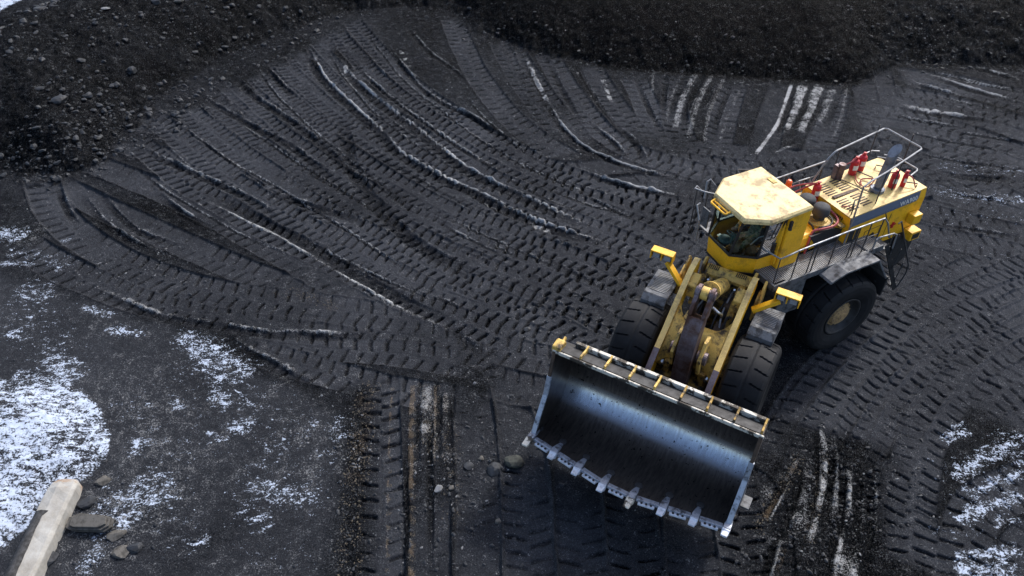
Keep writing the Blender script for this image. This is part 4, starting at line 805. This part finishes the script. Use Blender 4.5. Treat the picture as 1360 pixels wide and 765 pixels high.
fdr = MB(); fdr.prism([(-1.55,3.02),(-2.1,3.24),(-3.30,3.24),(-3.95,2.35),(-3.90,2.32),(-3.27,3.18),(-2.1,3.18),(-1.62,3.0)],'y',-2.02,-1.45); rear(fdr,'rear_fender','greydeck',bevel=.012)
sr = MB(); A0 = Vector((-4.05,0,ZD)); B0 = Vector((-5.35,0,1.0))
for y in (.98,1.56): sr.bar((A0.x,y,A0.z),(B0.x,y,B0.z),.03,.14)
stair = rear(sr,'stair','frame')
for k in range(7):
    q = (k+.6)/7.4; p = A0.lerp(B0,q); MB().box(p.x-.13,p.x+.13,1.0,1.54,p.z-.02,p.z+.02).build('stair_tread','greydeck',stair)
hr = MB()
hr.tube([(-4.1,1.60,ZD+.75),(-4.2,1.60,ZD+.8),(-5.45,1.60,1.95),(-5.50,1.6,1.6),(-5.35,1.6,1.1)],.022,8); hr.tube([(-4.3,.96,ZD+.7),(-5.5,.96,1.9),(-5.5,.96,1.3)],.022,8)
for q in (.2,.5,.8): p = A0.lerp(B0,q); hr.tube([(p.x,1.6,p.z),(p.x-.05,1.6,p.z+.72)],.015,6)
hr.build('stair_rail','raildark',stair)
# rear lower bumper bits beside the stair
rb = MB(); rb.tube([(-3.95,1.7,2.0),(-4.2,1.75,1.75),(-4.15,1.75,1.5),(-4.3,1.65,1.35)],.05,8); rb.box(-5.2,-4.2,.62,.95,1.3,2.6); rear(rb,'battery_box','frame',bevel=.02)
# ---- right deck and rails
dk = MB(); dk.box(-3.9,.15,-1.52,-.98,ZD-.04,ZD); rear(dk,'right_deck','greydeck')
railing([(.02,-1.0,4.5),(.45,-1.25,4.6),(.62,-1.5,4.62),(.50,-1.56,4.62),(.30,-1.5,4.4)], [(.5,-1.52,4.6)], mid=False)
railing([(.25,-1.45,4.2),(.1,-1.62,4.62),(.0,-1.62,4.66),(-.1,-1.5,4.5)], [(.0,-1.6,4.64)], mid=False)
railing([(.72,-.95,3.2),(.70,-1.0,3.9),(.62,-1.28,4.2),(.50,-1.30,4.22)], [(.62,-1.28,4.2)], mid=False)
railing([(-.7,-1.2,4.75),(-.8,-1.5,4.82),(-1.5,-1.52,4.6)], [(-.8,-1.5,4.8)], 'raildark', mid=False)
railing([(-1.9,-1.55,4.0),(-2.65,-1.55,4.0),(-4.4,-1.55,4.06)], [(-1.9,-1.55,4.0),(-2.9,-1.55,4.0),(-4.35,-1.55,4.05)], mid=True)
railing([(-3.0,-.98,3.75),(-3.0,-1.15,4.0),(-3.4,-1.15,4.0),(-3.4,-1.0,3.8)], [(-3.2,-1.15,4.0)], mid=False)
mr = MB(); mr.box(.22,.26,-1.42,-1.12,3.35,3.95); rear(mr,'side_mirror','greydeck',bevel=.01)
# ---- front structure
FT_ = MB()
for s_ in (-1,1):
    y0, y1 = sorted((s_*1.10,s_*1.78)); x1q = 2.26 if s_ > 0 else 2.40
    st = MB(); st.box(1.22,x1q-.12,y0,y1,2.70,2.76); st.prism([(x1q-.118,2.76),(x1q+.06,2.62),(x1q+.06,2.36),(x1q,2.36),(x1q,2.60),(x1q-.118,2.70)],'y',y0,y1); st.prism([(1.22,2.70),(x1q-.12,2.70),(x1q-.0,2.36),(1.3,2.2)],'y',y1-.03 if s_>0 else y0,y1 if s_>0 else y0+.03)
    st.box(1.3,1.36,y0,y1,2.2,2.7)
    o = front(st,'front_fender','greydeck',bevel=.012)
    gr = MB(); gr.box(1.34,x1q-.28,y0+.1,y1-.1,2.764,2.772); gr.build('anti_slip_patch','grate',o)
# lamps on their brackets
for s_ in (-1,1):
    y0, y1 = sorted((s_*1.40,s_*2.04)); x0_ = 1.12
    lb = MB(); lb.box(x0_,x0_+.26,y0,y1,3.40,3.44); lb.box(x0_,x0_+.26,y0,y0+.03,3.16,3.40); lb.box(x0_,x0_+.26,y1-.03,y1,3.16,3.40); lb.box(x0_,x0_+.04,y0,y1,3.16,3.40); lb.box(x0_+.04,x0_+.26,(y0+y1)/2-.015,(y0+y1)/2+.015,3.18,3.40)
    lb.bar((x0_+.15,s_*1.55,3.14),(1.55,s_*.98,2.75),.16,.12)
    o = front(lb,'headlight_bracket','yellow',bevel=.012)
    for c_ in (.25,.75):
        hl = MB(); yy = y0+(y1-y0)*c_; hl.box(x0_+.06,x0_+.20,yy-.11,yy+.11,3.19,3.37); h1 = hl.build('headlight','black',o,bevel=.02)
        MB().box(x0_+.201,x0_+.212,yy-.095,yy+.095,3.205,3.355).build('lens','lens',h1)
# front cross cover with vents, hinge brackets
cv = MB(); cv.prism([(.72,3.06),(.76,3.17),(.92,3.17),(1.08,3.06),(1.08,2.95)],'y',-.56,.68); o = front(cv,'cross_cover','yellow_dusty',bevel=.012)
vs_ = MB()
for yc in (-.42,.34):
    for k in range(6): vs_.box(.79,.97,yc+k*.05-.08,yc+k*.05-.052,3.168,3.176)
vs_.build('vent_slot','black',o)
for y in (-.64,.74):
    bk = MB(); bk.prism([(.55,2.6),(.58,3.22),(.75,3.34),(1.0,3.25),(1.35,2.7)],'y',y-.03,y+.03); front(bk,'boom_bracket','yellow_dusty',bevel=.008)
for y in (-1.06,1.06):
    bk = MB(); bk.prism([(.7,2.3),(.72,3.10),(.88,3.30),(1.12,3.22),(1.4,2.5)],'y',y-.03,y+.03); bk.prism([(.9,2.3),(.95,3.0),(1.3,2.9),(1.45,2.3)],'y',y-.10,y-.04); front(bk,'boom_bracket','yellow_dusty',bevel=.008)
# boom arms
topc = arc([(.92,3.10),(1.02,3.38),(1.25,3.46),(1.7,3.36),(2.4,2.98),(3.1,2.50),(3.9,2.0),(4.6,1.45),(5.05,1.05)],5)
botc = arc([(5.0,.55),(4.3,.95),(3.6,1.45),(3.0,1.85),(2.4,2.20),(1.8,2.62),(1.35,2.88),(1.0,2.85)],5)
poly = [(p.x,p.y) for p in topc]+[(p.x,p.y) for p in botc]
for s_ in (-1,1):
    bm_ = MB(); bm_.prism(poly,'y',s_*.80-.055,s_*.80+.055); o = front(bm_,'boom_arm','yellow',bevel=.012)
    wt = MB(); P_ = [Vector((p.x,s_*.80,p.y+.012)) for p in topc[4:]]
    for a_, b_ in zip(P_[:-1],P_[1:]): wt.bar(a_,b_,.15,.03,(0,0,1))
    wt.build('lit_top_edge', 'hoodtop', o)  # pale strip: light on the arm's top edge painted in
    ws = MB(); 
    for a_, b_ in zip(P_[24:-1],P_[25:]): ws.bar(a_+Vector((0,0,.006)),b_+Vector((0,0,.006)),.153,.032,(0,0,1))
    ws.build('scraped_edge','link',o)
    gu = MB(); gu.prism([(1.5,2.9),(1.55,3.35),(1.95,3.20),(1.95,2.8)],'y',*( (s_*.80-s_*.30,s_*.80-s_*.057) if s_>0 else (s_*.80+.057,s_*.80+.30))); gu.build('stop_block','yellow_dusty',o,bevel=.02)
# cross web between the arms (flared to both sides) and its tube
xw = MB()
def webrow(y, fl): return [(2.65-fl,y,2.62+fl*.55),(2.95-.3*fl,y,2.60+fl*.12),(3.25+.1*fl,y,2.32),(3.45+fl*.6,y,1.95-fl*.2),(3.35+fl*.5,y,1.70-fl*.2),(2.75-fl*.8,y,2.2+fl*.3)]
rows = []; yy_ = np.linspace(-.745,.745,23)
for y in yy_:
    e_ = min(.745-abs(y),.42)/.42; fl = .42*(1-e_)**2.2; rows.append([len(xw.v)+i for i in range(6)]); xw.v += webrow(float(y), fl)
for a_, b_ in zip(rows[:-1],rows[1:]):
    for i in range(6): xw.f.append((a_[i],a_[(i+1)%6],b_[(i+1)%6],b_[i]))
xw.f += [tuple(rows[0])[::-1], tuple(rows[-1])]
front(xw,'cross_tube','yellow_dusty',smooth=True)
for y in (-.34,.36):
    pb = MB(); pb.prism([(2.9,2.5),(3.15,2.85),(3.5,2.9),(3.85,2.55),(3.7,1.95),(3.3,1.8)],'y',y-.045,y+.045); o = front(pb,'pivot_bracket','yellow_dusty',bevel=.015)
    pb = MB(); pb.tube([(3.52,y-.13,2.40),(3.52,y+.13,2.40)],.17,20); pb.build('pivot_pin','link',o)
# bellcrank: fork on top, long worn plate curving down to the bucket link
ctr = arc([(3.02,4.02),(3.28,3.62),(3.52,3.15),(3.66,2.65),(3.72,2.15),(3.74,1.65),(3.78,1.2)],5); th_ = [.14,.16,.19,.22,.24,.25,.25,.26,.27,.28,.28,.28,.28,.28,.27,.27,.26,.26,.25,.25,.24,.24,.23,.23,.22,.22,.21,.21,.2,.2,.2]
def plate(y0, y1, i0, i1):
    L_ = []; R_ = []
    for i in range(i0, i1):
        a_ = ctr[max(i-1,0)]; b_ = ctr[min(i+1,len(ctr)-1)]; d = (b_-a_).normalized(); n_ = Vector((-d.y,d.x)); h_ = th_[min(i,len(th_)-1)]; L_.append(ctr[i]+n_*h_); R_.append(ctr[i]-n_*h_)
    return [(p.x,p.y) for p in L_]+[(p.x,p.y) for p in R_[::-1]]
bl = MB(); bl.prism(plate(0,0,6,31),'y',-.22,.20); bl.prism(plate(0,0,0,7),'y',-.235,-.13); bl.prism(plate(0,0,0,7),'y',.11,.215)
bl.tube([(3.0,-.27,4.02),(3.0,.25,4.02)],.13,20); bl.tube([(3.0,-.234,4.02),(3.0,-.131,4.02)],.20,24); bl.tube([(3.0,.111,4.02),(3.0,.214,4.02)],.20,24)
front(bl,'bellcrank','link',bevel=.02)
# tilt cylinder
tc_ = MB(); a_ = Vector((3.0,-.01,4.02)); b_ = Vector((1.15,.02,2.9)); d = (b_-a_).normalized()
tc_.tube([a_+Vector((0,-.10,0)),a_+Vector((0,.08,0))],.17,24); tc_.tube([a_,a_+d*.35],.12,16); tc_.tube([a_+d*.52,a_+d*.56,a_+d*.95,a_+d*2.15],[.17,.23,.21,.21],24); tc_.tube([a_+d*.44,a_+d*.53],.26,24)
for k in range(10):
    an = 2*math.pi*k/10; u_ = d.orthogonal().normalized(); v_ = d.cross(u_); p = a_+d*.42+(u_*math.cos(an)+v_*math.sin(an))*.21; tc_.tube([p,p+d*.06],.024,6)
o = front(tc_,'tilt_cylinder','yellow_dusty',smooth=False)
rd = MB(); rd.tube([a_+d*.3,a_+d*.6],.10,16); rd.build('piston_rod','chrome',o,smooth=True)
for s_ in (-1,1):
    lc = MB(); a2 = Vector((1.25,s_*.60,1.6)); b2 = Vector((3.6,s_*.62,1.75)); lc.tube([a2,a2.lerp(b2,.6)],.15,16); o = front(lc,'lift_cylinder','yellow_dusty'); rd = MB(); rd.tube([a2.lerp(b2,.6),b2],.08,12); rd.build('piston_rod','chrome',o,smooth=True)
# hoses and valve blocks between the arms
vb = MB(); vb.box(1.3,1.75,.28,.5,2.3,2.75); vb.box(1.5,2.3,-.5,-.3,2.0,2.3); vb.box(2.0,2.5,.25,.5,2.0,2.4); front(vb,'valve_block','rust',bevel=.02)
rr_ = random.Random(4)
for k in range(12):
    y = rr_.uniform(-.5,.5); y2 = y+rr_.uniform(-.15,.15); z = rr_.uniform(2.3,2.8)
    P_ = arc([(1.0,y,2.7),(1.35,y,z+.1),(1.9,(y+y2)/2+rr_.uniform(-.1,.1),z-.1),(2.4,y2,z-.45),(2.75,y2,1.9)],5); front(MB().tube(P_,.028,6),'hydraulic_hose','blackhose' if k%4 else 'rail')
for (x,y) in ((1.15,-.35),(1.25,-.18),(1.2,.4),(2.2,.18)): front(MB().tube([(x,y,2.8),(x+.12,y-.02,3.02)],.03,8),'hose_fitting','chrome')
gp = MB(); gp.tube(arc([(2.7,.18,3.4),(2.75,.34,3.35),(2.62,.42,3.2),(2.5,.4,3.0)],5),.035,8); front(gp,'hose_fitting','chrome')
fl3 = MB(); fl3.box(1.9,3.3,.02,.52,1.55,1.95); front(fl3,'coal_crusted_frame','grimy',bevel=.03)
# ---- bucket
bk = bpy.data.objects.new('bucket', None); COL.objects.link(bk); bk.parent = WL; bk.matrix_local = FR
YC, HW = -.07, 2.50
prof = [(p.x,p.y) for p in arc([(6.06,3.42),(5.74,3.33),(5.42,3.08),(5.20,2.70),(5.08,2.25),(5.10,1.80),(5.26,1.42),(5.55,1.14),(5.95,1.02),(6.45,1.08),(7.02,1.26)],5)]
def offs(pr_, d_):
    o = []
    for i, p in enumerate(pr_):
        a_ = Vector(pr_[max(i-1,0)]); b_ = Vector(pr_[min(i+1,len(pr_)-1)]); t_ = (b_-a_).normalized(); o.append((p[0]-t_.y*-1*d_*-1, p[1]+t_.x*-d_) )
    return o
def nrm_off(pr_, d_):
    o = []
    for i, p in enumerate(pr_):
        a_ = Vector(pr_[max(i-1,0)]); b_ = Vector(pr_[min(i+1,len(pr_)-1)]); t_ = (b_-a_).normalized(); n_ = Vector((t_.y,-t_.x)); o.append((p[0]+n_.x*d_, p[1]+n_.y*d_))
    return o
outer = nrm_off(prof, .06)
if outer[25][0] > prof[25][0]: outer = nrm_off(prof, -.06)
inn = MB(); ny = 24; ysb = np.linspace(YC-HW+.03,YC+HW-.03,ny+1)
for y in ysb: inn.v += [(p[0],float(y),p[1]) for p in prof]
L_ = len(prof)
for j in range(ny):
    for i in range(L_-1): inn.f.append((j*L_+i,j*L_+i+1,(j+1)*L_+i+1,(j+1)*L_+i))
# spade nose of the floor
k0 = len(inn.v); lipn = []
def nose(y):
    q = abs(y-YC); return 0.02 if q > HW-.03 else .46*min(1,(HW-q)/(HW-.38))
for y in ysb: n_ = nose(float(y)); lipn.append((7.02+n_*.955, float(y), 1.26+n_*.30))
inn.v += lipn
for j in range(ny): inn.f.append((j*L_+L_-1, k0+j, k0+j+1, (j+1)*L_+L_-1))
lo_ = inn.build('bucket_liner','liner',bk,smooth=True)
pa_ = lo_.data.attributes.new('sky_stripe','FLOAT','POINT'); pv = np.zeros(len(inn.v),np.float32)
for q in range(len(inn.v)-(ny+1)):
    i = q%L_; pv[q] = math.exp(-((i-31)/4.2)**2) if i > 31 else math.exp(-((i-31)/4.6)**4)  # band where the sky's reflection is painted on the back curve
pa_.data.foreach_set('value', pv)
outm = MB()
for y in (YC-HW,YC+HW): outm.v += [(p[0],y,p[1]) for p in outer]
for i in range(L_-1): outm.f.append((i,i+1,L_+i+1,L_+i))
outm.build('bucket_shell','frame',bk,smooth=True)
un = MB(); un.v = [(p[0],p[1],p[2]-.05) for p in lipn]+[(6.9,float(y),1.17) for y in ysb]
for j in range(ny): un.f.append((j,j+1,ny+2+j,ny+1+j))
un.build('floor_underside','frame',bk)
for s_, yq in ((-1,YC-HW),(1,YC+HW)):
    cut = [(7.04,1.26),(6.78,1.72),(6.42,2.25),(6.28,2.75),(6.16,3.16),(6.08,3.44)]
    sp2 = MB(); pl = prof[1:-1]; polyS = [(p[0],p[1]) for p in pl]+cut[0:]
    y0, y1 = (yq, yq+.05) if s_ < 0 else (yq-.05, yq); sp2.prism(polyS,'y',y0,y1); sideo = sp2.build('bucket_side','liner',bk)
    eg = MB(); P_ = [Vector((x,yq-(-s_)*.0,z)) for x,z in cut]
    for a_, b_ in zip(P_[:3],P_[1:4]): eg.bar(a_-Vector((0,s_*.02,0)),b_-Vector((0,s_*.02,0)),.075,.12,(0,1,0))
    eg.build('side_cutter','edge',sideo,bevel=.008)
    eg = MB()
    for a_, b_ in zip(P_[3:5],P_[4:6]): eg.bar(a_-Vector((0,s_*.02,0)),b_-Vector((0,s_*.02,0)),.07,.08,(0,1,0))
    eg.build('side_rim','rust',sideo,bevel=.008)
wg = MB(); wg.prism([(6.30,2.22),(6.75,1.72),(6.60,1.45),(6.20,1.55)],'y',YC+HW+.003,YC+HW+.06); wg.prism([(6.25,2.2),(6.55,1.8),(6.45,1.6),(6.1,1.7)],'z',0,0.001) if False else None; wg.box(6.28,6.62,YC+HW+.06,YC+HW+.26,1.55,1.60); wg.build('heel_plate','greydeck',bk,bevel=.01)
# cutting edge segments and teeth, laid along the nose
tz = [YC-HW+.02+k*(2*HW-.04)/7 for k in range(8)]
def lip_at(y): n_ = nose(y); return Vector((7.02+n_*.955, y, 1.26+n_*.30))
LD = Vector((.955,0,.30)).normalized()
for k in range(7):
    a_ = lip_at(tz[k]+.0); b_ = lip_at(tz[k+1]); e = (b_-a_).normalized(); up_ = LD.cross(e).normalized()
    ce = MB(); ce.bar(a_+e*.10+LD*.04,b_-e*.10+LD*.04,.13,.07,up_); o = ce.build('cutting_edge','edge',bk,bevel=.01)
    sg = MB(); sg.bar(a_+e*.17+LD*.13-Vector((0,0,.05)),b_-e*.17+LD*.13-Vector((0,0,.05)),.12,.06,up_)
    sg.build('edge_protector','tooth',o,bevel=.015)
    bt = MB()
    for q in (.35,.5,.65): p = a_.lerp(b_,q)+LD*.14; bt.tube([p-Vector((0,0,.03)),p+Vector((0,0,.0))],.03,8)
    bt.build('edge_bolt','black',o)
for k, y in enumerate(tz):
    p = lip_at(y); new = k in (0,4)
    ad = MB(); n_ = Vector((-LD.z,0,LD.x)); w_ = .085
    sec_ = [(-.34,.02,.05),(-.18,.06,.8),(.02,.10,1.0),(.16,.085,.95),(.17,.085,.95)]; vv = []
    for (l_, h_, ws_) in sec_:
        for sy, sz in ((-1,-1),(1,-1),(1,1),(-1,1)): vv.append(p+LD*l_+Vector((0,sy*w_*max(.5,ws_),0))+n_*(sz*h_ if sz > 0 else -.10 if l_ > -.05 else .0))
    ff_ = [(0,1,2,3)[::-1], tuple(range(16,20))]
    for i in range(4):
        for j in range(4): ff_.append((i*4+j,i*4+(j+1)%4,(i+1)*4+(j+1)%4,(i+1)*4+j))
    ad.add(vv, ff_); ado = ad.build('tooth_adapter','edge',bk,bevel=.012)
    tt = MB(); vv = []; ln = .40 if new else .30
    for (l_, h_, ws_) in ((.10,.085,1.0),(.2,.08,1.0),(ln*.75,.05,.92),(ln+.06,.022,.82)):
        for sy, sz in ((-1,-1),(1,-1),(1,1),(-1,1)): vv.append(p+LD*l_+Vector((0,sy*.088*ws_,0))+n_*(sz*h_-.01))
    ff_ = [(0,1,2,3)[::-1], tuple(range(12,16))]
    for i in range(3):
        for j in range(4): ff_.append((i*4+j,i*4+(j+1)%4,(i+1)*4+(j+1)%4,(i+1)*4+j))
    tt.add(vv, ff_); tt.build('tooth','snowy' if new else 'tooth',bk,bevel=.012)
    sc_ = MB(); q_ = p-LD*.40+Vector((0,0,.006)); lathe(sc_,[(0,.10),(.035,.09),(.045,.001)],14,'z',(q_.x,q_.y,q_.z)); sc_.build('adapter_weld','black',bk)
# top rim, spill guard rail and gussets
rm_ = MB(); rm_.bar((6.09,YC-HW-.03,3.43),(6.09,YC+HW+.03,3.43),.045,.10); rm_.build('bucket_rim','snowy',bk,bevel=.012)
rm_ = MB(); rm_.prism([(6.05,3.40),(5.63,3.26),(5.60,3.30),(6.04,3.45)],'y',YC-HW,YC+HW); rm_.build('rim_top_plate','rust',bk)
rm_ = MB(); rm_.bar((5.60,YC-HW+.35,3.40),(5.60,YC+HW-.0,3.40),.09,.16); rm_.build('rear_rim_rail','snowy',bk,bevel=.012)
for k in range(9):
    y = YC-HW+.06+k*(2*HW-.1)/8; gs = MB(); gs.prism([(6.06,3.46),(6.04,3.56),(5.72,3.50),(5.60,3.52),(5.56,3.44),(5.64,3.30)],'y',y-.024,y+.024); gs.build('gusset','yellow_dusty' if k < 5 else 'grimy',bk,bevel=.01)
cp = MB(); cp.prism([(6.10,3.42),(6.08,3.58),(5.80,3.60),(5.70,3.45),(5.80,3.34)],'y',YC-HW-.06,YC-HW+.16); cp.build('rim_corner','yellow_dusty',bk,bevel=.03)
# link from the bellcrank to the bucket and the ears on its back
lk = MB(); lk.bar((3.8,0,1.25),(4.95,0,1.35),.30,.22); front(lk,'bucket_link','link',bevel=.03)
er = MB()
for y in (-.95,-.65,.65,.95): er.prism([(4.6,.6),(5.25,.75),(4.92,1.6),(4.6,1.3)],'y',y-.04,y+.04)
er.build('bucket_ear','rust',bk,bevel=.01)
# ------------------------------------------------------------------ operator
def skin_body(name, joints, edges, rad, m_, parent=None):
    me_ = bpy.data.meshes.new(name); me_.from_pydata(joints, edges, []); o = bpy.data.objects.new(name, me_); COL.objects.link(o)
    if parent: o.parent = parent
    sk_ = o.modifiers.new('skin','SKIN')
    if not me_.skin_vertices: bpy.context.view_layer.objects.active = o
    for i, r_ in enumerate(rad): me_.skin_vertices[0].data[i].radius = (r_,r_)
    me_.skin_vertices[0].data[0].use_root = True; sk_.use_smooth_shade = True
    sb = o.modifiers.new('sub','SUBSURF'); sb.levels = 2; sb.render_levels = 2
    dg = bpy.context.evaluated_depsgraph_get(); mm = bpy.data.meshes.new_from_object(o.evaluated_get(dg)); o.modifiers.clear(); o.data = mm; mm.materials.clear(); mm.materials.append(M[m_])
    for p in mm.polygons: p.use_smooth = True
    return o
J = [(-.52,-.03,3.64),(-.50,-.03,3.85),(-.44,-.03,4.10),(-.40,-.03,4.22),(-.38,-.03,4.30),(-.35,-.03,4.40),(-.33,-.03,4.50),   # pelvis .. head 0-6
     (-.42,.16,4.16),(-.22,.30,3.98),(.02,.22,3.95),(.10,.17,3.96),(-.42,-.22,4.16),(-.25,-.36,3.98),(.02,-.24,3.97),(.10,-.19,3.98),   # arms 7-14
     (-.40,.10,3.62),(-.02,.15,3.66),(.10,.15,3.25),(.22,.15,3.16),(-.40,-.14,3.62),(-.02,-.18,3.66),(.10,-.18,3.25),(.22,-.18,3.16)]
Eg = [(0,1),(1,2),(2,3),(3,4),(4,5),(5,6),(3,7),(7,8),(8,9),(9,10),(3,11),(11,12),(12,13),(13,14),(0,15),(15,16),(16,17),(17,18),(0,19),(19,20),(20,21),(21,22)]
Rd = [.16,.15,.165,.12,.06,.095,.09,.085,.062,.042,.04,.085,.062,.042,.04,.10,.085,.06,.05,.10,.085,.06,.05]
pe = skin_body('person', J, Eg, Rd, 'camo'); pe.matrix_world = Matrix.Translation((HX,HY,-.03))@Matrix.Rotation(R(207.21),4,'Z')
tag(pe, 'person in a camouflage jacket sitting at the controls inside the yellow cab', 'person')
hd_ = MB(); lathe(hd_,[(-.11,.02),(-.09,.06),(-.03,.085),(.04,.09),(.09,.075),(.12,.03),(.123,.001)],20,'z',(-.32,-.03,4.48)); hd_.build('face','skin',pe,smooth=True)
fc = MB(); fc.tube([(-.24,-.03,4.50),(-.215,-.03,4.46),(-.235,-.03,4.45)],.012,6); fc.build('nose','skin',pe,smooth=True)
ey = MB(); 
for y in (-.06,0.0): lathe(ey,[(-.012,.002),(0,.012),(.012,.002)],8,'z',(-.243,y,4.50))
ey.build('eyes','black',pe); mt = MB(); mt.box(-.238,-.228,-.055,-.005,4.418,4.426); mt.build('mouth','rust',pe)
cpm = MB(); lathe(cpm,[(.0,.098),(.05,.096),(.09,.07),(.105,.001)],20,'z',(-.32,-.03,4.53)); cpm.box(-.24,-.13,-.09,.03,4.535,4.545); cpm.build('cap','camo',pe,smooth=True)
for s_, b0 in ((1,Vector((.12,.165,3.965))),(-1,Vector((.12,-.185,3.985)))):
    hm = MB(); hm.tube([b0-Vector((.06,0,0)),b0,b0+Vector((.05,0,.012))],[.030,.042,.036],10)
    for k in range(4):
        o_ = b0+Vector((.05,(k-1.5)*.020,.012)); ln = (.075,.085,.08,.062)[k]; hm.tube([o_,o_+Vector((ln*.55,0,.004)),o_+Vector((ln*.8,0,-.025)),o_+Vector((ln*.62,0,-.05))],[.010,.0095,.009,.008],7)
    o_ = b0+Vector((.0,-s_*.035,.0)); hm.tube([o_,o_+Vector((.035,-s_*.022,.0)),o_+Vector((.065,-s_*.020,-.012))],[.012,.011,.009],7)
    hm.build('hand','skin',pe,smooth=True)
